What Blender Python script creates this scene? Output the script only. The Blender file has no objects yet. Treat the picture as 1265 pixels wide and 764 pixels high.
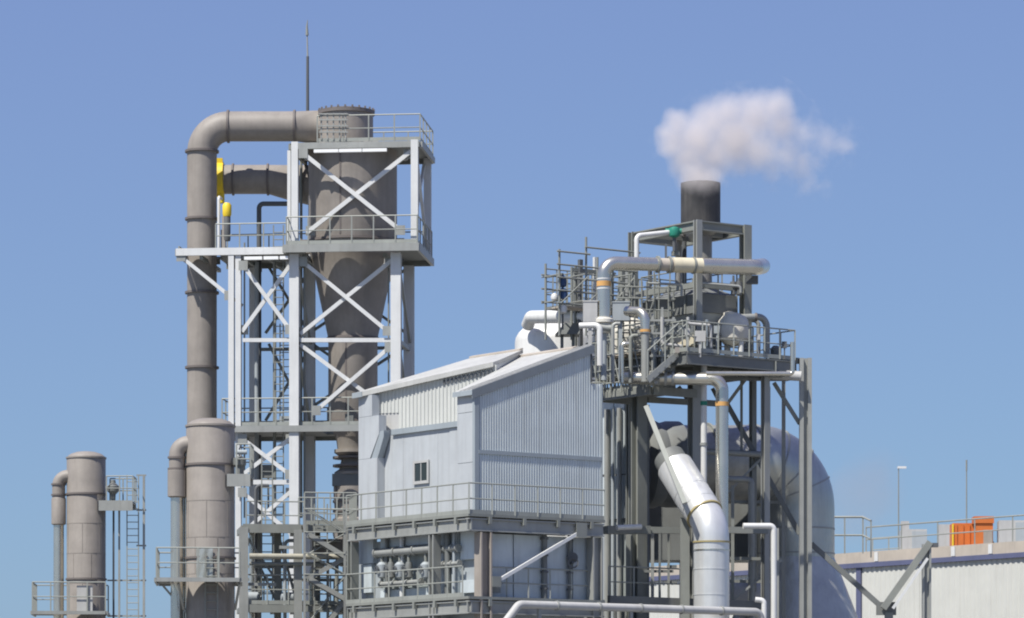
import bpy, bmesh, math, random
from mathutils import Vector, Matrix
random.seed(7)
R = math.radians
SC = bpy.context.scene
COL = SC.collection
# ------------------------------------------------------------------ camera
F, CX, HY, CZ = 4500.0, 632.5, 940.0, 2.0      # focal length in photo pixels, centre column, eye-level row, eye height (m)
cam = bpy.data.cameras.new('camera'); cam_ob = bpy.data.objects.new('camera', cam); COL.objects.link(cam_ob)
cam.sensor_fit = 'HORIZONTAL'; cam.sensor_width = 36.0; cam.lens = 36.0 * F / 1265.0
cam.shift_y = (HY - 382.0) / 1265.0
cam.clip_start = 1.0; cam.clip_end = 8000.0
cam_ob.location = (0, 0, CZ); cam_ob.rotation_euler = (R(90), 0, 0)
SC.camera = cam_ob
# ------------------------------------------------------------------ sky, sun, exposure
SUN_E, SUN_X, SUN_Y = R(57), -0.66, -0.751      # elevation, horizontal direction towards the sun
w = bpy.data.worlds.new('World'); SC.world = w; w.use_nodes = True
nt = w.node_tree; nt.nodes.clear()
sky = nt.nodes.new('ShaderNodeTexSky'); sky.sky_type = 'NISHITA'; sky.sun_disc = False
sky.sun_elevation = SUN_E; sky.sun_rotation = math.atan2(SUN_X, SUN_Y)
sky.altitude = 0; sky.air_density = 1.0; sky.dust_density = 0.5; sky.ozone_density = 6.0
sep = nt.nodes.new('ShaderNodeSeparateColor'); cmb = nt.nodes.new('ShaderNodeCombineColor')     # the camera's colour response, the same all over the sky
nt.links.new(sky.outputs[0], sep.inputs[0])
for i, (g_, k_) in enumerate(((.379, 1.125), (.594, 1.075), (.411, 2.03))):
    pw = nt.nodes.new('ShaderNodeMath'); pw.operation = 'POWER'; pw.inputs[1].default_value = g_
    ml = nt.nodes.new('ShaderNodeMath'); ml.operation = 'MULTIPLY'; ml.inputs[1].default_value = k_
    nt.links.new(sep.outputs[i], pw.inputs[0]); nt.links.new(pw.outputs[0], ml.inputs[0]); nt.links.new(ml.outputs[0], cmb.inputs[i])
bg = nt.nodes.new('ShaderNodeBackground'); bg.inputs['Strength'].default_value = 0.11
ow = nt.nodes.new('ShaderNodeOutputWorld')
nt.links.new(cmb.outputs[0], bg.inputs['Color']); nt.links.new(bg.outputs[0], ow.inputs['Surface'])
sl = bpy.data.lights.new('sun', 'SUN'); sl.energy = 4.7; sl.angle = R(0.53); sl.color = (1.0, 0.965, 0.895)
so = bpy.data.objects.new('sun', sl); COL.objects.link(so)
sdir = Vector((SUN_X * math.cos(SUN_E), SUN_Y * math.cos(SUN_E), math.sin(SUN_E))).normalized()
so.rotation_euler = sdir.to_track_quat('Z', 'Y').to_euler(); so.location = (-60, -60, 90)
SC.view_settings.view_transform = 'Standard'; SC.view_settings.look = 'None'
SC.view_settings.exposure = 0.447; SC.view_settings.gamma = 1.0
SC.render.engine = 'CYCLES'; SC.cycles.volume_bounces = 3; SC.cycles.max_bounces = 10
SC.cycles.filter_width = 2.0
# ------------------------------------------------------------------ pixel row/column + distance -> metres
def P(px, py, Y): return Vector(((px - CX) / F * Y, Y, CZ + (HY - py) / F * Y))
def zat(py, Y): return CZ + (HY - py) / F * Y
class Frame:
    """right-angled plan grid: u to the right, v into the distance, turned by deg about its origin"""
    def __init__(s, px, Y, deg):
        s.o = Vector(((px - CX) / F * Y, Y)); a = R(deg)
        s.ex = Vector((math.cos(a), math.sin(a))); s.ey = Vector((-math.sin(a), math.cos(a)))
        s.X = s.ex.to_3d(); s.Y = s.ey.to_3d()
    def xy(s, u, v): return s.o + s.ex * u + s.ey * v
    def pt(s, u, v, z): p = s.xy(u, v); return Vector((p.x, p.y, z))
    def u(s, px, v):
        k = (px - CX) / F; c = s.o + s.ey * v
        return (k * c.y - c.x) / (s.ex.x - k * s.ex.y)
    def v(s, px, u):
        k = (px - CX) / F; c = s.o + s.ex * u
        return (k * c.y - c.x) / (s.ey.x - k * s.ey.y)
    def z(s, py, u, v): return zat(py, s.xy(u, v).y)
    def pp(s, px, py, v): u = s.u(px, v); return s.pt(u, v, s.z(py, u, v))
    def qq(s, px, py, u): v = s.v(px, u); return s.pt(u, v, s.z(py, u, v))
ZU = Vector((0, 0, 1))
# ------------------------------------------------------------------ mesh builder
class B:
    def __init__(s): s.v = []; s.f = []
    def add(s, vs, fs):
        o = len(s.v); s.v += [Vector(p) for p in vs]; s.f += [tuple(i + o for i in f) for f in fs]; return s
    def hexa(s, c):     # 8 corners: bottom loop 0-3, top loop 4-7
        return s.add(c, [(3, 2, 1, 0), (4, 5, 6, 7), (0, 1, 5, 4), (1, 2, 6, 5), (2, 3, 7, 6), (3, 0, 4, 7)])
    def obox(s, o, a, b, c):   # corner o, edge vectors a, b, c
        return s.hexa([o, o + a, o + a + b, o + b, o + c, o + a + c, o + a + b + c, o + b + c])
    def box(s, fr, u0, u1, v0, v1, z0, z1):
        return s.obox(fr.pt(u0, v0, z0), fr.X * (u1 - u0), fr.Y * (v1 - v0), ZU * (z1 - z0))
    def beam(s, p, q, w_, h, up=None, sec='box', t=0.03):
        p = Vector(p); q = Vector(q); a = (q - p)
        d = a.normalized(); up = Vector(up) if up is not None else ZU
        if abs(d.dot(up.normalized())) > 0.98: up = Vector((0, 1, 0)) if abs(d.y) < 0.9 else ZU
        sd = d.cross(up).normalized(); u2 = sd.cross(d).normalized()
        def bar(s0, s1, h0, h1): s.obox(p + sd * s0 + u2 * h0, sd * (s1 - s0), a, u2 * (h1 - h0))
        if sec == 'box': bar(-w_/2, w_/2, -h/2, h/2)
        elif sec == 'H':
            bar(-w_/2, w_/2, -h/2, -h/2 + t); bar(-w_/2, w_/2, h/2 - t, h/2); bar(-t/2, t/2, -h/2 + t, h/2 - t)
        elif sec == 'I':        # flanges left and right, web across the view
            bar(-w_/2, -w_/2 + t, -h/2, h/2); bar(w_/2 - t, w_/2, -h/2, h/2); bar(-w_/2 + t, w_/2 - t, -t/3, t/3)
        elif sec == 'L':
            bar(-w_/2, w_/2, h/2 - t, h/2); bar(-w_/2, -w_/2 + t, -h/2, h/2 - t)
        return s
    def tube(s, pts, r, n=12, bend=0.0, steps=7, cap=True, r2=None):
        pts = [Vector(p) for p in pts]
        if bend > 0 and len(pts) > 2:
            out = [pts[0]]
            for i in range(1, len(pts) - 1):
                a = (pts[i-1] - pts[i]); b = (pts[i+1] - pts[i]); la, lb = a.length, b.length
                a.normalize(); b.normalize(); ang = a.angle(b)
                if ang > 3.1: out.append(pts[i]); continue
                t = min(bend / math.tan(ang / 2), la * 0.49 if i > 1 else la * 0.95, lb * 0.49 if i < len(pts) - 2 else lb * 0.95)
                rr = t * math.tan(ang / 2); bis = (a + b).normalized(); c = pts[i] + bis * (rr / math.sin(ang / 2))
                s0 = pts[i] + a * t - c; s1 = pts[i] + b * t - c; tot = s0.angle(s1); ax = s0.cross(s1).normalized()
                for k in range(steps + 1): out.append(c + Matrix.Rotation(tot * k / steps, 3, ax) @ s0)
            out.append(pts[-1]); pts = out
        m = len(pts); tan = []
        for i in range(m):
            d = (pts[min(i+1, m-1)] - pts[max(i-1, 0)]); tan.append(d.normalized())
        nrm = tan[0].orthogonal().normalized(); vs = []; fs = []
        for i in range(m):
            if i:
                ax = tan[i-1].cross(tan[i])
                if ax.length > 1e-6: nrm = Matrix.Rotation(tan[i-1].angle(tan[i]), 3, ax.normalized()) @ nrm
            bn = tan[i].cross(nrm); rr = r if r2 is None else r + (r2 - r) * i / (m - 1)
            for k in range(n):
                a = 2 * math.pi * k / n; vs.append(pts[i] + nrm * (rr * math.cos(a)) + bn * (rr * math.sin(a)))
        for i in range(m - 1):
            for k in range(n):
                k2 = (k + 1) % n; fs.append((i*n + k, i*n + k2, (i+1)*n + k2, (i+1)*n + k))
        if cap: fs.append(tuple(range(n - 1, -1, -1))); fs.append(tuple(range((m-1)*n, m*n)))
        return s.add(vs, fs)
    def ring(s, c, ax, r0, r1, th, n=28):    # flat collar round a pipe: centre, axis, inner and outer radius, thickness
        c = Vector(c); ax = Vector(ax).normalized(); a = ax.orthogonal().normalized(); b = ax.cross(a); vs = []; fs = []
        for k in range(n):
            d = a * math.cos(2*math.pi*k/n) + b * math.sin(2*math.pi*k/n)
            vs += [c + d*r0 - ax*th/2, c + d*r1 - ax*th/2, c + d*r1 + ax*th/2, c + d*r0 + ax*th/2]
        for k in range(n):
            o, q = 4*k, 4*((k+1) % n)
            for j in range(4): fs.append((o+j, o+(j+1) % 4, q+(j+1) % 4, q+j))
        return s.add(vs, fs)
    def lathe(s, x, y, prof, n=36, ax=None, o=None):   # profile of (radius, height); vertical axis unless ax/o given
        if ax is None: o = Vector((x, y, 0)); ax = ZU; a = Vector((1, 0, 0)); b = Vector((0, 1, 0))
        else: ax = Vector(ax).normalized(); a = ax.orthogonal().normalized(); b = ax.cross(a); o = Vector(o)
        vs = []; fs = []; m = len(prof)
        for r_, z_ in prof:
            for k in range(n):
                t = 2*math.pi*k/n; vs.append(o + a*(r_*math.cos(t)) + b*(r_*math.sin(t)) + ax*z_)
        for i in range(m-1):
            for k in range(n):
                k2 = (k+1) % n; fs.append((i*n+k, i*n+k2, (i+1)*n+k2, (i+1)*n+k))
        fs.append(tuple(range(n-1, -1, -1))); fs.append(tuple(range((m-1)*n, m*n)))
        return s.add(vs, fs)
    def prism(s, poly, ext):
        n = len(poly); poly = [Vector(p) for p in poly]; ext = Vector(ext)
        return s.add(poly + [p + ext for p in poly], [tuple(range(n-1, -1, -1)), tuple(range(n, 2*n))] + [(i, (i+1) % n, n+(i+1) % n, n+i) for i in range(n)])
    def corrugated(s, p0, p1, nrm, zb, zt, pitch=0.1, dep=0.03):
        """ribbed sheet from p0 to p1 in plan; zb(t), zt(t) give the bottom and top height; ribs stand out along nrm"""
        L = (p1 - p0).length; d = (p1 - p0) / L; k = max(1, round(L / pitch)); q = L / k; xs = []
        for i in range(k):
            x = i*q; xs += [(x, 0), (x+.42*q, 0), (x+.52*q, 1), (x+.90*q, 1)]
        xs.append((L, 0)); vs = []; fs = []
        for x, h in xs:
            p = p0 + d*x + nrm*(h*dep); t = x/L
            vs += [Vector((p.x, p.y, zb(t))), Vector((p.x, p.y, zt(t)))]
        for i in range(len(xs)-1): fs.append((2*i, 2*i+2, 2*i+3, 2*i+1))
        return s.add(vs, fs)
    def mesh(s, name, m, loc=Vector((0, 0, 0)), fix=True):
        me = bpy.data.meshes.new(name); me.from_pydata([p - loc for p in s.v], [], s.f)
        if fix:
            bm = bmesh.new(); bm.from_mesh(me); bmesh.ops.recalc_face_normals(bm, faces=bm.faces[:]); bm.to_mesh(me); bm.free()
        me.polygons.foreach_set('use_smooth', [True]*len(me.polygons)); me.set_sharp_from_angle(angle=R(34))
        me.materials.append(m); return me
# ------------------------------------------------------------------ objects
def thing(name, label, cat, loc, group=None):
    o = bpy.data.objects.new(name, None); COL.objects.link(o); o.empty_display_size = 0.3
    o.location = loc; o['label'] = label; o['category'] = cat
    if group: o['group'] = group
    return o
def rootloc(o):
    while o.parent: o = o.parent
    return Vector(o.location)
def part(parent, name, b, m, label=None, kind=None):
    o = bpy.data.objects.new(name, b.mesh(name, m, rootloc(parent))); COL.objects.link(o); o.parent = parent
    if label: o['label'] = label
    if kind: o['kind'] = kind
    return o
def piece(parent, name, me, loc, rz=0.0):       # a part that shares its mesh with its likes; loc in world metres
    o = bpy.data.objects.new(name, me); COL.objects.link(o); o.parent = parent
    o.location = Vector(loc) - rootloc(parent); o.rotation_euler = (0, 0, rz); return o
def single(name, label, cat, b, m, group=None, base=None):      # a thing that is one mesh
    base = Vector(base) if base is not None else Vector((sum(p.x for p in b.v)/len(b.v), sum(p.y for p in b.v)/len(b.v), min(p.z for p in b.v)))
    o = bpy.data.objects.new(name, b.mesh(name, m, base)); COL.objects.link(o); o.location = base
    o['label'] = label; o['category'] = cat
    if group: o['group'] = group
    return o
# ------------------------------------------------------------------ materials
def mat(name, col, rough=0.55, metal=0.0, var=0.10, scale=0.9, streak=0.12, spec=0.4, dirt=(0.16, 0.14, 0.12), bump=0.0):
    m = bpy.data.materials.new(name); m.use_nodes = True; n = m.node_tree.nodes; l = m.node_tree.links
    bs = n['Principled BSDF']; bs.inputs['Roughness'].default_value = rough; bs.inputs['Metallic'].default_value = metal
    bs.inputs['Specular IOR Level'].default_value = spec
    tc = n.new('ShaderNodeTexCoord')
    nz = n.new('ShaderNodeTexNoise'); nz.inputs['Scale'].default_value = scale; nz.inputs['Detail'].default_value = 5; nz.inputs['Roughness'].default_value = 0.65
    l.new(tc.outputs['Object'], nz.inputs['Vector'])
    mp = n.new('ShaderNodeMapping'); mp.inputs['Scale'].default_value = (5.0, 5.0, 0.35); l.new(tc.outputs['Object'], mp.inputs['Vector'])
    st = n.new('ShaderNodeTexNoise'); st.inputs['Scale'].default_value = 1.0; st.inputs['Detail'].default_value = 4; l.new(mp.outputs[0], st.inputs['Vector'])
    r1 = n.new('ShaderNodeMapRange'); r1.inputs[1].default_value = 0.3; r1.inputs[2].default_value = 0.7
    r1.inputs[3].default_value = 1 - var; r1.inputs[4].default_value = 1 + var; l.new(nz.outputs[0], r1.inputs[0])
    mx = n.new('ShaderNodeVectorMath'); mx.operation = 'SCALE'; mx.inputs[0].default_value = col; l.new(r1.outputs[0], mx.inputs['Scale'])
    r2 = n.new('ShaderNodeMapRange'); r2.inputs[1].default_value = 0.48; r2.inputs[2].default_value = 0.75; r2.inputs[3].default_value = 0; r2.inputs[4].default_value = streak*2.2; l.new(st.outputs[0], r2.inputs[0])
    mi = n.new('ShaderNodeMix'); mi.data_type = 'RGBA'; l.new(r2.outputs[0], mi.inputs['Factor']); l.new(mx.outputs[0], mi.inputs['A'])
    mi.inputs['B'].default_value = (col[0]*.5+dirt[0]*.5*.8, col[1]*.5+dirt[1]*.5*.8, col[2]*.5+dirt[2]*.5*.8, 1); l.new(mi.outputs['Result'], bs.inputs['Base Color'])
    r3 = n.new('ShaderNodeMapRange'); r3.inputs[3].default_value = max(0, rough-.1); r3.inputs[4].default_value = min(1, rough+.12); l.new(nz.outputs[0], r3.inputs[0]); l.new(r3.outputs[0], bs.inputs['Roughness'])
    if bump:
        bp = n.new('ShaderNodeBump'); bp.inputs['Strength'].default_value = bump; bp.inputs['Distance'].default_value = 0.05
        n2 = n.new('ShaderNodeTexNoise'); n2.inputs['Scale'].default_value = 2.2; n2.inputs['Detail'].default_value = 3
        l.new(tc.outputs['Object'], n2.inputs['Vector']); l.new(n2.outputs[0], bp.inputs['Height']); l.new(bp.outputs[0], bs.inputs['Normal'])
    return m
M = dict(
    taupe=mat('taupe_paint', (0.262, 0.235, 0.208), 0.55, var=0.15, streak=0.2),
    taupe_dark=mat('taupe_flange', (0.15, 0.13, 0.12), 0.6),
    white=mat('white_painted_steel', (0.61, 0.612, 0.60), 0.5, streak=0.10, var=0.06),
    galv=mat('galvanised_steel', (0.31, 0.315, 0.295), 0.5, 0.2, streak=0.16),
    galv2=mat('weathered_steel', (0.23, 0.238, 0.216), 0.6, 0.1, streak=0.16),
    rail=mat('railing_steel', (0.30, 0.31, 0.28), 0.5, 0.15),
    dark=mat('dark_steel', (0.10, 0.105, 0.11), 0.6),
    clad=mat('blue_grey_cladding', (0.43, 0.450, 0.462), 0.5, 0.0, var=0.07, streak=0.16),
    clad_r=mat('corrugated_cladding', (0.55, 0.59, 0.59), 0.45, 0.05, var=0.07, streak=0.16),
    cream_clad=mat('cream_cladding', (0.50, 0.505, 0.475), 0.55, var=0.05, streak=0.08),
    trim=mat('blue_grey_trim', (0.30, 0.335, 0.355), 0.5, var=0.06),
    roof=mat('pale_roof_sheet', (0.44, 0.438, 0.415), 0.5, 0.0, var=0.12, streak=0.15),
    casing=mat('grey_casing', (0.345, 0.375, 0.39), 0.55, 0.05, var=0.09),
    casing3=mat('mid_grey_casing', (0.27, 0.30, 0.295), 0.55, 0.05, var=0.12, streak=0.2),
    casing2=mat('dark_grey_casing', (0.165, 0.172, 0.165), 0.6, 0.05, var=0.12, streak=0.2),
    silver=mat('aluminium_cladding', (0.60, 0.575, 0.50), 0.27, 0.85, var=0.07, streak=0.08),
    silver2=mat('dented_aluminium', (0.46, 0.47, 0.43), 0.38, 0.7, var=0.14, scale=0.6, streak=0.14, bump=0.35),
    whitepipe=mat('white_jacket', (0.68, 0.67, 0.64), 0.42, 0.1, var=0.05),
    tray=mat('gloss_white_glint', (0.82, 0.82, 0.80), 0.3, var=0.03, streak=0.0),  # white of the strips that stand in for sun glints under the tower decks
    silverw=mat('bright_aluminium', (0.68, 0.68, 0.66), 0.36, 0.45, var=0.06, streak=0.12),
    panel=mat('pale_wall_panel', (0.50, 0.55, 0.565), 0.55, 0.0, var=0.10, streak=0.18),
    cream_d=mat('dull_cream_lagging', (0.36, 0.34, 0.27), 0.6, var=0.15, streak=0.2),
    cream=mat('cream_insulation', (0.60, 0.54, 0.40), 0.7, var=0.12),
    insul=mat('white_blanket', (0.62, 0.59, 0.52), 0.75, var=0.12, bump=0.6),
    verge=mat('dark_verge_trim', (0.19, 0.21, 0.225), 0.5, var=0.06),
    duct_dark=mat('dull_brownish_aluminium', (0.32, 0.315, 0.285), 0.42, 0.35, var=0.25, scale=0.7, streak=0.2, bump=0.6),
    silver3=mat('crumpled_aluminium', (0.50, 0.50, 0.44), 0.36, 0.45, var=0.15, scale=0.5, bump=1.0),
    stack=mat('sooty_stack_steel', (0.055, 0.053, 0.052), 0.65, 0.1, var=0.3, streak=0.18, dirt=(0.3, 0.27, 0.24)),
    stack_l=mat('stack_base_steel', (0.27, 0.26, 0.24), 0.5, 0.3),
    yellow=mat('yellow_paint', (0.78, 0.56, 0.035), 0.45),
    orange=mat('orange_paint', (0.56, 0.155, 0.035), 0.5, var=0.08, streak=0.06),
    oband=mat('orange_band', (0.60, 0.33, 0.11), 0.55),
    yband=mat('yellow_edge_band', (0.34, 0.28, 0.13), 0.5),
    green=mat('green_paint', (0.02, 0.22, 0.15), 0.5),
    blue=mat('blue_paint', (0.025, 0.06, 0.15), 0.5),
    brown=mat('rust_brown_steel', (0.31, 0.275, 0.24), 0.6, streak=0.2),
    beige=mat('beige_fascia', (0.43, 0.38, 0.32), 0.6),
    wallr=mat('pale_ribbed_wall', (0.53, 0.53, 0.49), 0.5, var=0.04, streak=0.08),
    navy=mat('navy_trim', (0.10, 0.11, 0.19), 0.5),
    unit=mat('grey_roof_unit', (0.43, 0.425, 0.41), 0.55),
    glass=mat('dark_glass', (0.035, 0.045, 0.045), 0.12, spec=0.6, streak=0.0),
    deck=mat('deck_grating', (0.20, 0.205, 0.19), 0.65, 0.1),
    gravel=mat('gravel', (0.20, 0.195, 0.18), 0.9, var=0.2, scale=0.3, streak=0),
)
# ------------------------------------------------------------------ shared small builders
_posts = {}
def post_mesh(h, m, wd=0.055):
    k = (round(h, 2), m.name, wd)
    if k not in _posts:
        b = B(); b.obox(Vector((-wd/2, -wd/2, 0)), Vector((wd, 0, 0)), Vector((0, wd, 0)), Vector((0, 0, h))); _posts[k] = b.mesh('post', m)
    return _posts[k]
def railing(parent, pts, h=1.1, sp=1.0, m=None, r=0.028, toe=True, mids=1):
    """handrail along floor points; its mid rails, toe board and posts are its pieces"""
    m = m or M['rail']; pts = [Vector(p) for p in pts]
    b = B()
    for p, q in zip(pts, pts[1:]): b.tube([p + ZU*h, q + ZU*h], r, 8)
    rl = part(parent, 'railing', b, m)
    for k in range(mids):
        b = B(); zz = h*(k+1)/(mids+1)
        for p, q in zip(pts, pts[1:]): b.tube([p + ZU*zz, q + ZU*zz], r*.85, 6)
        part(rl, 'mid_rail', b, m)
    if toe:
        b = B()
        for p, q in zip(pts, pts[1:]): b.beam(p + ZU*.085, q + ZU*.085, 0.012, 0.15)
        part(rl, 'toe_board', b, m)
    me = post_mesh(h - r*.6, m); done = []
    for p, q in zip(pts, pts[1:]):
        n = max(1, round((q - p).length / sp))
        for i in range(n + 1):
            c = p.lerp(q, i/n)
            if all((c - d).length > 0.05 for d in done): done.append(c); piece(rl, 'post', me, c)
    return rl
def ladder(parent, base, top, side, out, wd=0.45, m=None, cage_from=None, name='ladder'):
    """vertical ladder: side = unit vector across, out = unit vector away from the wall"""
    m = m or M['rail']; base = Vector(base); top = Vector(top); b = B()
    for s_ in (-1, 1): b.beam(base + side*(s_*wd/2), top + side*(s_*wd/2), 0.05, 0.05)
    ld = part(parent, name, b, m)
    b = B(); n = int((top.z - base.z)/0.3)
    for i in range(1, n): c = base.lerp(top, i/n); b.tube([c - side*wd/2, c + side*wd/2], 0.02, 6)
    part(ld, 'rungs', b, m, kind='stuff')
    if cage_from is not None:
        z = cage_from; hoops = []
        while z < top.z:
            c = Vector((base.x, base.y, z)); hoops.append([c + side*(wd*.75*math.cos(t)) + out*(0.75*math.sin(t)) for t in [math.pi*k/8 for k in range(9)]]); z += 1.5
        for hp in hoops: part(ld, 'cage_hoop', B().tube(hp, 0.025, 6), m)
        for j in (1, 3, 5, 7):
            part(ld, 'cage_bar', B().tube([hp[j] for hp in hoops], 0.022, 6), m)
    return ld
def deck_with_holes(b, fr, u0, u1, v0, v1, z0, z1, holes=()):
    us = sorted({u0, u1, *[h[i] for h in holes for i in (0, 1)]}); vs = sorted({v0, v1, *[h[i] for h in holes for i in (2, 3)]})
    us = [x for x in us if u0 <= x <= u1]; vs = [x for x in vs if v0 <= x <= v1]
    for a, c in zip(us, us[1:]):
        run = None
        for d, e in zip(vs, vs[1:]):
            if any(h[0] <= (a+c)/2 <= h[1] and h[2] <= (d+e)/2 <= h[3] for h in holes): continue
            b.box(fr, a, c, d, e, z0, z1)
    return b
def pipe(name, label, pts, r, m, cat='pipe', bend=0.0, n=20, flanges=(), bands=(), group=None, steps=9, fm=None):
    """a pipe run: one thing with its bends; flanges and painted bands are parts (point, axis, length, material)"""
    pts = [Vector(p) for p in pts]; base = min(pts, key=lambda p: p.z)
    t = thing(name, label, cat, base, group)
    part(t, 'barrel', B().tube(pts, r, n, bend, steps), m)
    for c, ax, th in flanges: part(t, 'flange', B().ring(c, ax, r*.98, r + max(.035, r*.07), th, n+8), fm or M['taupe_dark'])
    for c, ax, th, bm_ in bands: part(t, 'painted_band', B().ring(c, ax, r*.97, r + .012, th, n+8), bm_)
    return t
# ================================================================== GROUND
g = B(); g.add([(-2500, -300, 0), (2500, -300, 0), (2500, 6000, 0), (-2500, 6000, 0)], [(0, 1, 2, 3)])
go = bpy.data.objects.new('ground', g.mesh('ground', M['gravel'], fix=False)); COL.objects.link(go); go['kind'] = 'structure'
# ================================================================== CYCLONE TOWER
T = Frame(364, 152, -6)
tw = thing('lattice_tower', 'tall white braced steel tower with railed decks around the big taupe cyclone', 'tower', T.pt(0, 0, 0))
tu = lambda px, v=0: T.u(px, v)
U2, U0, U4, U5 = tu(286), 0.0, tu(489.5), tu(513)
UL = tu(218); VB = 4.0
zd = T.z(305, 0, 0)         # main deck
zt_ = T.z(176.5, 0, 0)      # top deck
zm = T.z(526, 0, 0)         # lower deck
cyu, cyv = T.u(436, 2.0), 2.0
dpu, dpv = T.u(249.5, 1.7), 1.7
def col(u, v, z0, z1, w_, m, sec='H', t=.035): part(tw, 'column', B().beam(T.pt(u, v, z0), T.pt(u, v, z1), w_, w_, T.Y, sec, t), m)
W, G, G2 = M['white'], M['galv'], M['galv2']
col(U0, 0, 0, zd-.33, .40, W); col(tu(286), 0, 0, zd-.33, .235, W); col(tu(294.3), 0.06, 0, zd-.33, .235, W); col(U4, 0, 0, zd-.33, .42, W)
col(tu(364.5), 0, zd, zt_+.02, .28, W); col(tu(357), 0.05, zd, T.z(186, 0, 0), .14, W, 'box'); col(U5-.02, 0, zd, zt_+.02, .30, W)
col(U0, VB, 0, zd-.33, .42, W); col(U2+.28, VB, 0, zd-.33, .42, W); col(U4, VB, 0, zd-.33, .42, W)
col(U0+.1, VB, zd, zt_, .30, W); col(U5, VB, zd, zt_, .30, W)
# decks
hc = (cyu-1.95, cyu+1.95, cyv-1.95, cyv+1.95); hd = (dpu-.78, dpu+.78, dpv-.78, dpv+.78)
dk = deck_with_holes(B(), T, UL+.1, U5+.16, -.58, VB+.2, zd-.10, zd-.02, [hc, hd, (UL, U2-1.0, 2.7, VB+.6), (UL, U0-.3, -.6, .0)])
part(tw, 'deck', dk, M['deck'])
part(tw, 'deck', deck_with_holes(B(), T, -.2, U5+.18, .0, VB+.2, zt_-.10, zt_-.02, [(cyu-1.3, cyu+1.3, cyv-1.3, cyv+1.3)]), M['deck'])
part(tw, 'deck', deck_with_holes(B(), T, U2-.5, U4-.3, .05, VB+.3, zm-.10, zm-.02, [(cyu-1.3, cyu+1.3, cyv-1.3, cyv+1.3)]), M['deck'])
def edge(p, q, h, m, wd=.12, sec='I'): part(tw, 'edge_beam', B().beam(p, q, wd, h, ZU, 'box'), m)
zb_ = zd-.17
edge(T.pt(UL, -.08, zb_), T.pt(U0-.44, -.08, zb_), .30, W); edge(T.pt(U0-.36, -.65, zb_), T.pt(U5+.24, -.65, zb_), .32, G); edge(T.pt(U0-.36, -.58, zb_), T.pt(U0-.36, -.15, zb_), .30, G)
edge(T.pt(U5+.20, -.58, zb_), T.pt(U5+.20, VB+.2, zb_), .30, G); edge(T.pt(UL, .0, zb_), T.pt(UL, 2.7, zb_), .28, G)
edge(T.pt(UL+.08, 2.76, zb_), T.pt(U2-1.0, 2.76, zb_), .28, G2); edge(T.pt(U2-1.0, VB+.28, zb_), T.pt(U5+.1, VB+.28, zb_), .28, G2)
for u_ in (UL+1.05, U2+.5, U2+1.5, U0+.4, U4-.5): edge(T.pt(u_, .0, zb_-.22), T.pt(u_, VB+.15, zb_-.22), .16, G2, .14)
zq = zt_-.16
edge(T.pt(-.05, -.08, zq), T.pt(U5+.18, -.08, zq), .26, G); edge(T.pt(U5+.24, .0, zq), T.pt(U5+.24, VB+.2, zq), .24, G)
edge(T.pt(-.2, .0, zq), T.pt(-.2, VB+.2, zq), .24, G2); edge(T.pt(-.1, VB+.28, zq), T.pt(U5+.2, VB+.28, zq), .24, G2)
zn = zm-.15
edge(T.pt(U2-.5, -.23, zn), T.pt(U4-.2, -.23, zn), .26, G); edge(T.pt(U2-.5, VB+.3, zn), T.pt(U4-.3, VB+.3, zn), .22, G2)
edge(T.pt(U2-.55, -.15, zn), T.pt(U2-.55, VB+.25, zn), .22, G2); edge(T.pt(U4-.22, -.15, zn), T.pt(U4-.22, VB+.25, zn), .22, G2)
# braces
def br(px0, py0, px1, py1, v=-.03, wd=.16, m=W):
    if m is W and abs(py1-py0) > 20:
        a_, b_ = T.pp(px0, py0, v), T.pp(px1, py1, v)
        for t_ in (.03, .97) if py1 < 640 else (.03,): c_ = a_.lerp(b_, t_); part(tw, 'gusset', B().obox(c_ - T.X*.19 - ZU*.2 + T.Y*(.07 if v > 0 else -.09), T.X*.38, T.Y*.02, ZU*.40), G)
    part(tw, 'brace', B().beam(T.pp(px0, py0, v), T.pp(px1, py1, v), wd, wd*.7, T.Y, 'box'), m)
br(371, 187, 499, 288, -.06, .17); br(508, 187, 379, 288, .07, .17)
br(371, 321, 482, 412, -.06); br(484, 322, 371, 413, .07); br(371, 420.5, 483, 420.5, 0, .17)
br(371, 426, 482, 508, .07); br(484, 427, 388, 510, -.06)
br(299, 326, 360, 410, -.06); br(360, 326, 299, 410, .07); br(300, 420.5, 359, 420.5, 0)
br(298, 541, 360, 588, -.06); br(360, 541, 298, 588, .07); br(298, 596, 358, 596, 0, .19); br(298, 607, 360, 660, -.06); br(360, 607, 298, 660, .07)
br(222, 316, 285, 367, 0.0, .15)
part(tw, 'brace', B().beam(T.pt(UL+.1, 2.6, zd-.4), T.pt(U2, 2.6, zd-2.1), .12, .1, T.Y), G2)
for a, c, e, f in ((372, 330, 492, 412), (492, 330, 372, 412), (372, 425, 492, 505), (492, 425, 372, 505), (318, 330, 372, 412), (372, 330, 318, 412), (318, 425, 372, 520), (372, 425, 318, 520)):
    br(a+14, c, e+10, f, VB + (.06 if a < e else -.06), .12, G2)
for z0, z1 in ((zd+.1, zt_-.4),):
    part(tw, 'brace', B().beam(T.pt(U5, .2, z1), T.pt(U5, VB-.2, z0+.3), .12, .12), W); part(tw, 'brace', B().beam(T.pt(U5-.13, .2, z0+.3), T.pt(U5-.13, VB-.2, z1), .12, .12), W)
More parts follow.
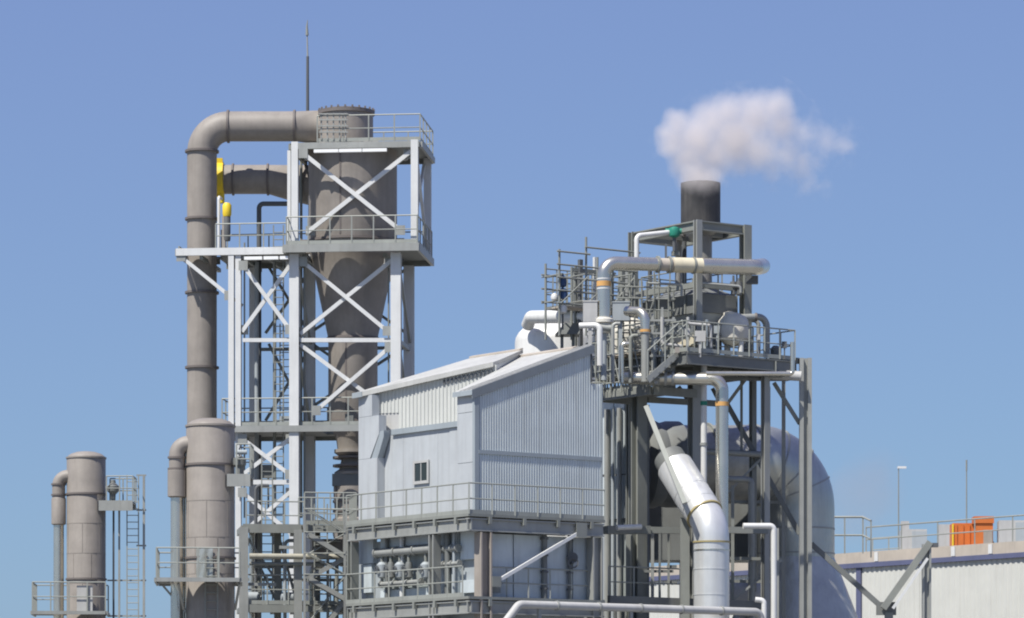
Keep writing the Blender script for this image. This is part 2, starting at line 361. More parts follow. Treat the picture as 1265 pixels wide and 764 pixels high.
for u_ in (U0, U4):
    for a, c in ((326, 412), (425, 515)):
        part(tw, 'brace', B().beam(T.pt(u_+.07, .25, T.z(a, 0, 0)), T.pt(u_+.07, VB-.25, T.z(c, 0, 0)), .12, .1), G)
    part(tw, 'girt', B().beam(T.pt(u_, .22, T.z(420.5, 0, 0)), T.pt(u_, VB-.22, T.z(420.5, 0, 0)), .14, .16), G)
part(tw, 'girt', B().beam(T.pt(U2+.5, VB, T.z(428, 0, 3)), T.pt(U4-.2, VB, T.z(428, 0, 3)), .12, .14), G2)
# railings
railing(tw, [T.pt(T.u(392, .0), 0, zt_), T.pt(U5+.20, 0, zt_), T.pt(U5+.20, VB+.18, zt_), T.pt(.0, VB+.18, zt_)], 1.1, 1.05)
railing(tw, [T.pt(U0-.25, .0, zd), T.pt(U0-.25, -.60, zd), T.pt(U5+.16, -.60, zd), T.pt(U5+.16, VB+.18, zd), T.pt(U0, VB+.18, zd), T.pt(U2-.95, VB+.18, zd), T.pt(U2-.95, 2.8, zd)], 1.15, .95)
railing(tw, [T.pt(T.u(267, .1), .02, zd), T.pt(T.u(355, 0), .02, zd)], 1.0, 1.0, toe=False)
railing(tw, [T.pt(UL+.1, 2.65, zd), T.pt(UL+.1, .02, zd)], 0.08, 2.6, toe=False, mids=0)
railing(tw, [T.pt(U2-.4, .0, zm), T.pt(U4-.5, .0, zm), T.pt(U4-.5, VB+.2, zm), T.pt(U2-.4, VB+.2, zm), T.pt(U2-.4, .0, zm)], 1.15, .8)
# close-meshed guard in front of the drum
gb = B()
for px in (397, 404.5, 412, 419.5, 427): gb.beam(T.pp(px, 173, -.02), T.pp(px, 140, -.02), .05, .05, T.Y)
gp = part(tw, 'guard_upright', gb, G)
for py in (141, 148.5, 156, 163.5): part(tw, 'guard_bar', B().beam(T.pp(394, py, -.07), T.pp(430, py, -.07), .05, .06, T.Y), G)
ladder(tw, T.pt(T.u(344, .6), .6, 9), T.pt(T.u(344, .6), .6, zd+1), T.X, -T.Y, .42, G2)
ladder(tw, T.pt(T.u(352, 2.5), 2.5, zm), T.pt(T.u(352, 2.5), 2.5, T.z(400, 0, 2.5)), T.X, T.Y, .42, G2)
# white boxes standing in for sun glints on the channels under the decks
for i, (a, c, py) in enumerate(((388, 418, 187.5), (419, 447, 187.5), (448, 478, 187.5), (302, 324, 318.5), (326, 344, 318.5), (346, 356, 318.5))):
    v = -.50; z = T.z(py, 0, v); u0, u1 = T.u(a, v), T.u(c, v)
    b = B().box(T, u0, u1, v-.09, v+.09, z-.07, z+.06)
    part(tw, 'glint_strip', b, M['tray'])
for px, v, y0, y1, r_ in ((302, .35, 300, 640, .035), (340, 1.0, 320, 650, .045), (350, .3, 330, 526, .03), (376, .4, 320, 640, .05), (480, .4, 320, 505, .035), (372, 3.6, 180, 640, .06)):
    u = T.u(px, v); part(tw, 'conduit', B().tube([T.pt(u, v, T.z(y1, u, v)), T.pt(u, v, T.z(y0, u, v))], r_, 8), G2)
for px, py in ((380, 190), (500, 190), (300, 322), (476, 322)):
    p_ = T.pp(px, py, .5); part(tw, 'lamp', B().tube([p_ + ZU*.12, p_, p_ - ZU*.16], .05, 8).lathe(p_.x, p_.y, [(.06, p_.z-.12), (.15, p_.z-.18), (.13, p_.z-.27), (.04, p_.z-.3)], 12), M['unit'])
# ================================================================== CYCLONE
zc = lambda py: T.z(py, cyu, cyv); c = T.xy(cyu, cyv)
cy = thing('cyclone', 'large taupe cyclone separator with cone bottom hung inside the white lattice tower', 'cyclone', (c.x, c.y, zc(655)))
S = F / c.y; rr = lambda px: px / S
part(cy, 'body', B().lathe(c.x, c.y, [(rr(50), zc(181)), (rr(54.5), zc(184)), (rr(54.5), zc(312)), (rr(52), zc(318)), (rr(30.5), zc(419)), (rr(30.5), zc(522)), (rr(21), zc(541)), (rr(19), zc(556))], 48), M['taupe'])
part(cy, 'drum', B().lathe(c.x - rr(8), c.y, [(rr(33), zc(181)), (rr(33), zc(140)), (rr(31), zc(138.5))], 40), M['taupe'])
part(cy, 'rim', B().lathe(c.x - rr(8), c.y, [(rr(35), zc(142.5)), (rr(35), zc(138)), (rr(30), zc(136.6))], 40), M['taupe_dark'])
bl = B()
for k in range(24):
    a = k*math.pi/12; bl.obox(Vector((c.x - rr(8) + rr(34)*math.cos(a)-.04, c.y + rr(34)*math.sin(a)-.04, zc(138))), Vector((.08, 0, 0)), Vector((0, .08, 0)), Vector((0, 0, .09)))
part(cy, 'rim_bolts', bl, M['taupe_dark'], kind='stuff')
for py, r_ in ((300, 54.5), (419, 30.5), (522, 30.5)): part(cy, 'flange', B().ring((c.x, c.y, zc(py)), ZU, rr(r_)*.97, rr(r_)+.07, .10, 40), M['taupe_dark'])
a = math.radians(-104)
for py0, py1, r_ in ((190, 296, 54.5), (423, 518, 30.5)):
    part(cy, 'seam', B().beam((c.x + (rr(r_)+.008)*math.cos(a), c.y + (rr(r_)+.008)*math.sin(a), zc(py0)), (c.x + (rr(r_)+.008)*math.cos(a), c.y + (rr(r_)+.008)*math.sin(a), zc(py1)), .07, .03, (0, 1, 0)), M['taupe_dark'])
part(cy, 'valve_body', B().lathe(c.x, c.y, [(rr(23), zc(556)), (rr(23), zc(560)), (rr(14), zc(566)), (rr(17), zc(580)), (rr(23), zc(584)), (rr(23), zc(587))], 28), M['taupe'])
part(cy, 'valve_housing', B().box(T, cyu-.78, cyu+.78, cyv-.7, cyv+.7, zc(602), zc(587)), M['casing2'])
part(cy, 'hopper', B().lathe(c.x, c.y, [(rr(24), zc(602)), (rr(24), zc(612)), (rr(22), zc(640)), (rr(25), zc(642)), (rr(25), zc(660)), (rr(16), zc(700))], 28), M['taupe'])
for py in (566, 576, 620, 632): part(cy, 'flange', B().ring((c.x, c.y, zc(py)), ZU, rr(12), rr(25), .09, 30), M['taupe_dark'])
for sx in (-1, 1): part(cy, 'tie_rod', B().tube([(c.x + sx*rr(20), c.y - rr(14), zc(642)), (c.x + sx*rr(20), c.y - rr(14), zc(602))], .05, 8), M['taupe_dark'])
for sx in (-1, 1): part(cy, 'support_bracket', B().box(T, cyu + sx*2.02 - .18, cyu + sx*2.02 + .18, cyv-.2, cyv+.2, zd-.02, zd+.55), M['taupe'])
# ================================================================== DUCTS
d = T.xy(dpu, dpv); Yd = d.y; rd = 18.4/F*Yd; zh = zat(156.5, Yd)
xe = (392-CX)/F*Yd; xt = (364-CX)/F*Yd
bd = thing('duct', 'big taupe duct rising on the left and bending over to the cyclone top', 'duct', (d.x, d.y, 0))
part(bd, 'barrel', B().tube([(d.x, d.y, 0), (d.x, d.y, zh), (xt, Yd-.02, zh)], rd, 32, 33/F*Yd, 14), M['taupe'])
# square-to-round transition: flat triangles and conical corners
n = 24; circ = [Vector((xt+.001, Yd + rd*math.cos(2*math.pi*j/n), zh + rd*math.sin(2*math.pi*j/n))) for j in range(n)]
hw = rd*.72; yc_ = Yd + .12
def sq(x): return [Vector((x, yc_+hw, zh+rd*.98)), Vector((x, yc_-hw, zh+rd*.98)), Vector((x, yc_-hw, zh-rd*1.02)), Vector((x, yc_+hw, zh-rd*1.02))]
vs = circ + sq(xe) + sq(xe+1.0); fs = []
for q_ in range(4):
    for j in range(6): fs.append((q_*6+j, (q_*6+j+1) % n, n+q_))
    fs.append(((q_*6+6) % n, n+(q_+1) % 4, n+q_)); fs.append((n+q_, n+(q_+1) % 4, n+4+(q_+1) % 4, n+4+q_))
tb = B(); tb.add(vs, fs); part(bd, 'inlet_transition', tb, M['taupe'])
n = 24
for py in (187.5, 271, 362, 454.5): part(bd, 'flange', B().ring((d.x, d.y, zat(py, Yd)), ZU, rd*.98, rd+.09, .09, 36), M['taupe_dark'])
for px in (282, 364): part(bd, 'flange', B().ring(((px-CX)/F*Yd, Yd, zh), (1, 0, 0), rd*.98, rd+.07, .09, 36), M['taupe_dark'])
Y2 = Yd + 2.0; r2 = 18/F*Y2; z2 = zat(222, Y2); X2 = lambda px: (px-CX)/F*Y2
sd = thing('duct', 'short level taupe duct between a yellow valve ring and the cyclone body', 'duct', (X2(310), Y2, z2 - r2))
part(sd, 'barrel', B().tube([(X2(277), Y2, z2), (X2(331), Y2, z2)], r2, 30), M['taupe'])
vs = []; fs = []
for i, (x, k) in enumerate(((X2(331), 0), (X2(358), .75), (X2(392), 1.5))):
    for j in range(n):
        t = 2*math.pi*j/n; vs.append(Vector((x, Y2 + .1*k + math.cos(t)*r2*(1-.1*k), z2 + r2*math.sin(t)*(1+.30*k) - r2*.28*k)))
for i in range(2):
    for j in range(n): fs.append((i*n+j, i*n+(j+1) % n, (i+1)*n+(j+1) % n, (i+1)*n+j))
tb = B(); tb.add(vs, fs); part(sd, 'inlet_transition', tb, M['taupe'])
for px in (288, 331): part(sd, 'flange', B().ring((X2(px), Y2, z2), (1, 0, 0), r2*.98, r2+.06, .08, 34), M['taupe_dark'])
yv = thing('duct_valve', 'bright yellow valve ring clamped on the level duct beside the big riser', 'valve', (X2(272), Y2, z2 - .75))
part(yv, 'ring_body', B().lathe(0, 0, [(r2+.05, -.17), (r2+.12, -.15), (r2+.12, .15), (r2+.05, .17)], 34, (1, 0, 0), (X2(272), Y2, z2)), M['yellow'])
part(yv, 'end_spool', B().tube([(X2(252), Y2, z2), (X2(266.6), Y2, z2)], r2*.98, 28), M['taupe'])
part(yv, 'lower_lug', B().obox(Vector((X2(269.5), Y2-.35, z2-r2-.42)), Vector((.28, 0, 0)), Vector((0, .3, 0)), Vector((0, 0, .5))), M['yellow'])
part(yv, 'top_lug', B().obox(Vector((X2(267), Y2-.35, z2+r2-.02)), Vector((.3, 0, 0)), Vector((0, .3, 0)), Vector((0, 0, .26))), M['yellow'])
u_, v_ = T.u(277.5, 1.0), 1.0
ya = thing('valve_actuator', 'upright yellow and brown valve actuator standing on the left tower deck', 'actuator', T.pt(u_, v_, zd))
part(ya, 'stand', B().box(T, u_-.10, u_+.04, v_-.1, v_+.1, zd-.02, T.z(268, u_, v_)), M['brown'])
part(ya, 'spring_can', B().lathe(*T.xy(u_+.1, v_), [(.13, T.z(298, u_, v_)), (.15, T.z(296, u_, v_)), (.15, T.z(268, u_, v_)), (.08, T.z(264, u_, v_))], 18), M['dark'])
part(ya, 'actuator_head', B().lathe(*T.xy(u_+.1, v_), [(.16, T.z(268, u_, v_)), (.19, T.z(265, u_, v_)), (.19, T.z(254, u_, v_)), (.12, T.z(251, u_, v_))], 18), M['yellow'])
part(ya, 'riser', B().tube([T.pt(u_-.25, v_, zd-.02), T.pt(u_-.25, v_, T.z(243, u_, v_)), T.pt(u_-.25, v_+.6, T.z(243, u_, v_))], .06, 10, .15), M['whitepipe'])
# dark inverted-U pipe on the deck and down through the tower
p1 = T.pp(320, 252, 3.2); p2 = T.pp(362, 252, 3.2)
pipe('vent_pipe', 'dark slim pipe rising through the left tower bay with a square bend above the deck', [Vector((p1.x, p1.y, 0)), p1, p2, p2 - ZU*.6], .105, M['dark'], bend=.2, n=12)
q = T.pp(317, 340, 2.2)
pipe('drain_pipe', 'pale blue grey pipe running down the left tower bay next to the dark one', [Vector((q.x, q.y, 0)), Vector((q.x, q.y, zd-.3))], .09, M['casing'], n=12)
# lightning rod
q = T.pp(380, 137, VB-.6); yr = q.y; z = lambda py: zat(py, yr)
lr = thing('lightning_rod', 'thin lightning rod standing on top of the cyclone tower against the sky', 'lightning rod', (q.x, q.y, zt_))
part(lr, 'mast', B().tube([(q.x, q.y, zt_), (q.x, q.y, z(70))], .075, 10, r2=.06), M['dark'])
part(lr, 'upper_mast', B().tube([(q.x, q.y, z(70)), (q.x - .02, q.y, z(44))], .038, 8, r2=.028), M['galv'])
part(lr, 'finial', B().tube([(q.x - .02, q.y, z(44)), (q.x - .03, q.y, z(33)), (q.x, q.y, z(25))], .07, 8, r2=.012), M['galv2'])
# ================================================================== TWO TAUPE VESSELS
def vessel(label, pxc, Y, rpx, top, rings, plat, gr):
    k = F/Y; x = (pxc-CX)/k; r_ = rpx/k; z = lambda py: zat(py, Y); zt = z(top)
    t = thing('process_vessel', label, 'vessel', (x, Y, 0), gr)
    part(t, 'shell', B().lathe(x, Y, [(r_, 0), (r_, zt-.30), (r_*.97, zt-.24), (r_*.8, zt-.12), (r_*.5, zt-.03), (r_*.2, zt)], 44), M['taupe'])
    part(t, 'top_rim', B().ring((x, Y, zt-.30), ZU, r_*.98, r_+.035, .07, 44), M['taupe'])
    for py in rings: part(t, 'flange', B().ring((x, Y, z(py)), ZU, r_*.98, r_+.05, .08, 44), M['taupe_dark'])
    return t, x, r_, z, k
v1, x1, r1, z1, k1 = vessel('nearer taupe upright vessel with domed top in front of the big duct', 260, 135, 30, 517, (575, 690), 0, 'taupe process vessels')
v2, x2, r2_, z2_, k2 = vessel('farther taupe upright vessel with caged ladder at the far left', 106.5, 165, 24, 558, (611, 716), 0, 'taupe process vessels')
def side_pipe(t, Y, k, z, xv, pxp, ptop, rings, lag0, lag1, rl, rp, label):
    x = (pxp-CX)/k; y = Y - .15
    pp_ = thing('overhead_pipe', label, 'pipe', (x, y, 0))
    part(pp_, 'elbow', B().tube([(xv - .55, y, z(ptop)), (x, y, z(ptop)), (x, y, z(lag0))], rp*1.25, 20, .42, 10), M['taupe'])
    part(pp_, 'lagging', B().lathe(x, y, [(rp*1.28, z(lag0)+.06), (rl, z(lag0)), (rl, z(lag1)), (rp, z(lag1)-.05)], 24), M['taupe'])
    part(pp_, 'riser', B().tube([(x, y, 0), (x, y, z(lag1))], rp, 20), M['silver'])
    for py in rings: part(pp_, 'flange', B().ring((x, y, z(py)), ZU, rp*1.2, rp*1.25+.05, .07, 26), M['taupe_dark'])
    return x
xa = side_pipe(v1, 135, k1, z1, x1, 219, 549, (566, 580), 582, 614, .345, .235, 'taupe elbow and silver riser pipe on the left of the nearer vessel')
xb = side_pipe(v2, 165, k2, z2_, x2, 73, 589, (599, 612), 617, 648, .33, .235, 'taupe elbow and silver riser pipe on the left of the farther vessel')
pipe('slim_riser', 'slim silver pipe squeezed between the nearer vessel and its riser pipe', [((229.5-CX)/k1, 135.05, 0), ((229.5-CX)/k1, 135.05, z1(553)), (x1-.6, 135.05, z1(553))], .10, M['silver'], bend=.25, n=12)
for x_, Y_, r_, zs in ((x1, 135, r1, [z1(575)-1.35*k for k in range(1, 6)]), (x2, 165, r2_, [z2_(611)-1.35*k for k in range(1, 5)])):
    b_ = B()
    for zz_ in zs: b_.ring((x_, Y_, zz_), ZU, r_*.99, r_+.006, .035, 44)
    for k, zz_ in enumerate(zs[:-1]):
        for a_ in (-150, -95, -40): t_ = R(a_ + (k % 2)*26); b_.beam((x_ + (r_+.004)*math.cos(t_), Y_ + (r_+.004)*math.sin(t_), zz_-.02), (x_ + (r_+.004)*math.cos(t_), Y_ + (r_+.004)*math.sin(t_), zz_-1.33), .025, .012, (math.cos(t_), math.sin(t_), 0))
    part(v1 if Y_ == 135 else v2, 'sheet_seams', b_, M['taupe'], kind='stuff')
# vessel 1 platform
V1 = Frame(260, 135, 4); zf = z1(717)
ua, ub = V1.u(194, -1.0), V1.u(296, -1.0)
vp = thing('vessel_platform', 'railed grey platform wrapped round the lower part of the nearer vessel', 'platform', (x1, 135, zf-.3))
part(vp, 'deck', deck_with_holes(B(), V1, ua, ub, -1.75, 1.6, zf-.08, zf, [(-r1-.03, r1+.03, -r1-.03, r1+.03), (V1.u(207, -.15), V1.u(232.5, -.15), -.5, .3)]), M['deck'])
for a_, b_ in (((ua, -1.8), (ub, -1.8)), ((ua-.05, -1.7), (ua-.05, 1.6)), ((ub+.05, -1.7), (ub+.05, 1.6)), ((ua, 1.66), (ub, 1.66))):
    part(vp, 'edge_beam', B().beam(V1.pt(*a_, zf-.07), V1.pt(*b_, zf-.07), .08, .15), M['galv'])
railing(vp, [V1.pt(ub, 1.55, zf), V1.pt(ua, 1.55, zf), V1.pt(ua, -1.72, zf), V1.pt(ub, -1.72, zf), V1.pt(ub, 1.55, zf)], 1.1, .75, toe=False)
for u_ in (-1.15, 1.08): part(vp, 'bracket', B().beam(V1.pt(u_*.85, -.6, zf-1.1), V1.pt(u_, -1.6, zf-.2), .08, .08), M['galv'])
part(vp, 'bracket', B().beam(V1.pt(ua+.2, -.1, zf-.22), V1.pt(-r1, -.1, zf-1.2), .08, .08), M['galv'])
ladder(vp, V1.pt(.05, -1.05, 0), V1.pt(.05, -1.05, zf+1.0), V1.X, -V1.Y, .45, M['galv2'])
single('shiny_panel', 'crinkled bright metal sheet on the nearer vessel just above its platform', 'panel', B().add(*(lambda N: ([Vector((x1 + (r1+.03+.05*((i*5+j*3) % 4)/3)*math.cos(R(-118+i*38/N)), 135 + (r1+.03+.05*((i*5+j*3) % 4)/3)*math.sin(R(-118+i*38/N)), z1(716)+.02+j*1.07/6)) for i in range(N+1) for j in range(7)], [(i*7+j, i*7+j+1, (i+1)*7+j+1, (i+1)*7+j) for i in range(N) for j in range(6)]))(8)), M['silver2'])
# small railed bracket platforms near the vessel tops
def bracket_platform(label, t_, Y, k, z, xv, r_, px1, pyf, pyr):
    x0, x3 = xv + r_ + .02, (px1-CX)/k; zf = z(pyf)
    Fm = Frame(632.5, Y, 0)
    p_ = thing('bracket_platform', label, 'platform', ((x0+x3)/2, Y, zf-.3))
    part(p_, 'deck', B().box(Fm, x0, x3, -.7, .7, zf-.08, zf), M['deck'])
    part(p_, 'edge_beam', B().box(Fm, x0-.25, x3, -.78, -.703, zf-.42, zf+.04), M['galv']); part(p_, 'edge_beam', B().box(Fm, x0, x3, .703, .78, zf-.3, zf+.04), M['galv'])
    railing(p_, [Fm.pt(x0+.1, -.74, zf+.04), Fm.pt(x3, -.74, zf+.04), Fm.pt(x3, .74, zf+.04), Fm.pt(x0+.1, .74, zf+.04)], 1.1, .7, toe=False)
    return p_
bracket_platform('small railed bracket platform high on the right of the nearer vessel', v1, 135, k1, z1, x1, r1, 311, 589, 0)
b2 = bracket_platform('small railed bracket platform with caged ladder high on the farther vessel', v2, 165, k2, z2_, x2, r2_, 166, 621, 0)
bx = thing('valve_cluster', 'lumpy dark valve cluster on the small platform of the farther vessel', 'valve', ((141-CX)/k2, 164.6, z2_(621)))
part(bx, 'valve_body', B().lathe((141-CX)/k2, 164.6, [(.10, z2_(620.6)), (.12, z2_(612)), (.26, z2_(608)), (.28, z2_(602)), (.12, z2_(598)), (.10, z2_(594))], 16), M['casing2'])
part(bx, 'side_arm', B().tube([((132-CX)/k2, 164.6, z2_(604)), ((146-CX)/k2, 164.6, z2_(604))], .11, 10), M['casing'])
bx = thing('valve_cluster', 'dark valve box beside the top of the nearer vessel', 'valve', ((297-CX)/k1, 134.6, z1(589)))
part(bx, 'valve_body', B().lathe((297-CX)/k1, 134.6, [(.16, z1(588.6)), (.16, z1(578)), (.24, z1(576)), (.24, z1(568)), (.1, z1(565))], 16), M['casing2'])
part(bx, 'side_arm', B().tube([((292-CX)/k1, 134.6, z1(560)), ((306-CX)/k1, 134.6, z1(560))], .09, 10), M['casing'])
# vessel 2: ladder tower and lower platform
V2 = Frame(106.5, 165, 4)
lt = thing('ladder_tower', 'tall caged ladder with two slim posts right of the farther vessel', 'ladder', ((164-CX)/k2, 165, 0))
xl = (164-CX)/k2; ladder(lt, (xl, 165, 0), (xl, 165, z2_(587)), Vector((1, 0, 0)), Vector((0, -1, 0)), .52, M['rail'])
for px, wd, m_ in ((140, .085, 'dark'), (147, .085, 'galv'), (177.5, .10, 'galv')):
    part(lt, 'post', B().beam(((px-CX)/k2, 165.1, 0), ((px-CX)/k2, 165.1, z2_(587 if px > 170 else 624)), wd, wd, (0, 1, 0)), M[m_])
for py in (587, 630, 674, 717, 761): part(lt, 'strut', B().beam(((168-CX)/k2 if py < 700 else (132-CX)/k2, 165.2, z2_(py)), ((180-CX)/k2, 165.2, z2_(py)), .06, .07), M['galv'])
zf = z2_(757); ua, ub = V2.u(41, -1), V2.u(131, -1)
vp = thing('vessel_platform', 'railed grey platform round the lower part of the farther vessel', 'platform', (x2, 165, zf-.3))
part(vp, 'deck', deck_with_holes(B(), V2, ua, ub, -1.6, 1.5, zf-.08, zf, [(-r2_-.03, r2_+.03, -r2_-.03, r2_+.03), (V2.u(63, -.15), V2.u(83, -.15), -.5, .3)]), M['deck'])
for a_, b_ in (((ua, -1.65), (ub, -1.65)), ((ua-.05, -1.6), (ua-.05, 1.5)), ((ub+.05, -1.6), (ub+.05, 1.5))):
    part(vp, 'edge_beam', B().beam(V2.pt(*a_, zf-.07), V2.pt(*b_, zf-.07), .08, .15), M['galv'])
railing(vp, [V2.pt(ub, 1.45, zf), V2.pt(ua, 1.45, zf), V2.pt(ua, -1.58, zf), V2.pt(ub, -1.58, zf)], 1.3, .8, toe=False)
part(vp, 'control_box', B().box(V2, -.35, .35, -1.5, -1.15, zf+.0, zf+1.15), M['unit'])
# ================================================================== PIPE RACK between the vessels and the building
K = Frame(300, 141, 8)
rk = thing('pipe_rack', 'green grey steel rack of columns and beams below the white lattice tower', 'pipe rack', K.pt(1, 0, 0))
kz = lambda py, u=0, v=0: K.z(py, u, v); ku = lambda px, v=0: K.u(px, v)
for px, v, py, wd in ((301, 0, 652, .34), (368, 0, 655, .32), (343, 1.2, 655, .26), (318, 3.0, 655, .22), (392, 2.2, 655, .22), (428, 0, 655, .28)):
    part(rk, 'column', B().beam(K.pt(ku(px, v), v, 0), K.pt(ku(px, v), v, kz(py, ku(px, v), v)), wd, wd, K.Y, 'H', .04), M['galv2'] if v else M['galv'])
for py, h in ((653, .34), (752, .30)):
    part(rk, 'beam', B().beam(K.pt(ku(300), -.02, kz(py)), K.pt(ku(372), -.02, kz(py)), .22, h), M['galv2'])
    part(rk, 'beam', B().beam(K.pt(ku(374), -.02, kz(py)), K.pt(ku(436), -.02, kz(py)), .22, h*.8), M['galv2'])
    part(rk, 'beam', B().beam(K.pt(ku(300, 3), 3.0, kz(py, 0, 3)), K.pt(ku(436, 3), 3.0, kz(py, 0, 3)), .22, h*.8), M['galv2'])
    for px in (301, 343, 368, 428): part(rk, 'cross_beam', B().beam(K.pt(ku(px), .12, kz(py)), K.pt(ku(px), 2.9, kz(py)), .16, h*.7), M['galv2'])
    part(rk, 'deck', B().box(K, ku(303), ku(434), .1, 2.85, kz(py)+h*.36, kz(py)+h*.36+.05), M['deck'])
railing(rk, [K.pt(ku(304), -.05, kz(752)+.16), K.pt(ku(434), -.05, kz(752)+.16)], 1.15, .8)
railing(rk, [K.pt(ku(376), -.05, kz(653)+.16), K.pt(ku(440), -.05, kz(653)+.16), K.pt(ku(440), 2.7, kz(653)+.16), K.pt(ku(376), 2.7, kz(653)+.16)], 1.25, .55)
railing(rk, [K.pt(ku(304, 3), 2.9, kz(653)+.16), K.pt(ku(375, 3), 2.9, kz(653)+.16)], 1.1, .7)
railing(rk, [K.pt(ku(304, 3), 2.9, kz(752)+.16), K.pt(ku(434, 3), 2.9, kz(752)+.16)], 1.1, .7)
for a_, b_ in ((304, 341), (345, 366)): part(rk, 'brace', B().beam(K.pt(ku(a_, 3), 3.0, kz(664, 0, 3)), K.pt(ku(b_, 3), 3.0, kz(742, 0, 3)), .10, .08, K.Y), M['galv2'])
ladder(rk, K.pt(ku(395), -.5, kz(764)), K.pt(ku(395), -.5, kz(655)+1), K.X, -K.Y, .5, M['galv2'])
ladder(rk, K.pt(ku(330, 1), 1.0, kz(740)), K.pt(ku(330, 1), 1.0, kz(560)), K.X, -K.Y, .42, M['galv2'])
pa, pb = K.pt(ku(308, -.42), -.42, kz(688)), K.pt(ku(432, -.42), -.42, kz(688))
pipe('lagged_pipe', 'cream lagged pipe lying level across the rack under the tower', [pa, pb], .11, M['cream_d'])
pipe('lagged_pipe', 'thin grey pipe tucked under the cream lagged pipe on the rack', [pa - ZU*.28 + K.Y*.1, pb - ZU*.28 + K.Y*.1], .07, M['galv2'])
tk = B().box(K, ku(386, 1.6), ku(432, 1.6), 1.6, 2.7, kz(686), kz(662)); single('duct_box', 'taupe box duct under the cyclone outlet above the cream pipe', 'duct', tk, M['taupe'])
rng = random.Random(3)
for i, (px, py0, py1, v, r_, m_) in enumerate(((311, 764, 655, 1.5, .11, 'silver'), (316, 764, 600, 2.4, .07, 'dark'), (352, 764, 668, .7, .07, 'casing'), (385, 764, 700, .8, .09, 'silver'), (405, 764, 668, 1.3, .06, 'galv'), (416, 764, 690, .6, .08, 'galv2'))):
    u_ = ku(px, v); lab = ['silver', 'dark', 'blue grey', 'bright', 'thin grey', 'weathered'][i]
    where = ['beside the left rack column', 'slim beside the silver pipe at the left rack column', 'near the middle rack column', 'under the taupe box', 'behind the rack ladder', 'nearest to the building corner'][i]
    pipe('riser_pipe', f'{lab} vertical pipe in the rack {where}', [K.pt(u_, v, 0), K.pt(u_, v, kz(py1, u_, v)), K.pt(u_+.5, v, kz(py1, u_, v))], r_, M[m_], bend=.2, n=12)
# pumps and cable trays in the rack
for i, (px, lab) in enumerate(((312, 'small grey motor on the lower rack deck by the left column'), (357, 'small grey motor on the lower rack deck by the tall column'))):
    u_ = ku(px, 1.0); z0 = kz(752)+.17
    mo = thing('motor', lab, 'motor', K.pt(u_, 1.0, z0))
    part(mo, 'base', B().box(K, u_-.35, u_+.35, .8, 1.2, z0, z0+.12), M['dark'])
    part(mo, 'casing', B().lathe(0, 0, [(.12, -.34), (.2, -.3), (.2, .2), (.14, .26), (.05, .27), (.05, .36)], 18, K.X, K.pt(u_, 1.0, z0+.32)), M['casing'])
# lattice tower inner stair / clutter: cable tray and junction boxes on the left bay
for i, (px, py, w_, h_, lab) in enumerate(((331, 585, .45, .35, 'small dark junction box in the left bay of the white tower'), (352, 500, .4, .5, 'grey cabinet on the lower tower deck left of the main column'), (432, 505, .35, .5, 'dark motor box on the lower tower deck beside the cyclone'))):
    v = 1.2 if i != 2 else .5; u_ = T.u(px, v); z = T.z(py, u_, v)
    if i: z = zm + .0
    b = B().box(T, u_-w_/2, u_+w_/2, v-.15, v+.15, z if i else z-.2, z+h_)
    if i == 0: b.beam(T.pt(u_, v+.1, z-.2), T.pt(u_, v+.1, zm-3.6), .07, .07, T.Y)
    single('junction_box', lab, 'box', b, M['casing2' if i != 1 else 'casing'])

# zigzag access stair and extra framing in the rack
sx = thing('access_stair', 'zigzag steel access stair low between the rack and the clad building', 'stair', K.pt(ku(405), -.9, 0))
lv_ = [kz(764)-1.2, kz(742), kz(716), kz(690), kz(662)]
for i in range(4):
    a_, b_ = (378, 424) if i % 2 == 0 else (424, 378); v = -.95 - .35*(i % 2)
    p0, p1 = K.pt(ku(a_), v, lv_[i]), K.pt(ku(b_), v, lv_[i+1])
    for o in (0, .55): part(sx, 'stringer', B().beam(p0 + K.Y*o, p1 + K.Y*o, .05, .18), M['galv']); part(sx, 'handrail', B().tube([p0 + K.Y*o + ZU*.95, p1 + K.Y*o + ZU*.95], .025, 7), M['rail'])
    tr = B()
    for k in range(5): c_ = p0.lerp(p1, (k+.5)/5); tr.obox(c_ - K.X*.12, K.X*.24, K.Y*.55, ZU*.035)
    part(sx, 'treads', tr, M['deck'], kind='stuff')
for px in (376, 426):
    for v in (-1.4, -.35): part(sx, 'post', B().beam(K.pt(ku(px, v), v, 0), K.pt(ku(px, v), v, lv_[4]+1.0), .09, .09, K.Y), M['galv'])
for z_ in lv_[1:]:
    part(sx, 'rail', B().tube([K.pt(ku(376, -1.4), -1.45, z_+.95), K.pt(ku(426, -1.4), -1.45, z_+.95)], .025, 7), M['rail'])
for px0, px1, py, v, m_ in ((304, 366, 700, 2.0, 'galv2'), (304, 430, 716, 2.6, 'galv2'), (345, 366, 676, .1, 'galv'), (304, 341, 722, .1, 'galv')):
    part(rk, 'pipe_bridge', B().beam(K.pt(ku(px0, v), v, kz(py, 0, v)), K.pt(ku(px1, v), v, kz(py, 0, v)), .12, .12), M[m_])
for px0, px1, y0, y1 in ((305, 341, 664, 716), (345, 366, 664, 740)):
    part(rk, 'brace', B().beam(K.pt(ku(px0, 1.4), 1.4, kz(y0, 0, 1.4)), K.pt(ku(px1, 1.4), 1.4, kz(y1, 0, 1.4)), .09, .08, K.Y), M['galv'])
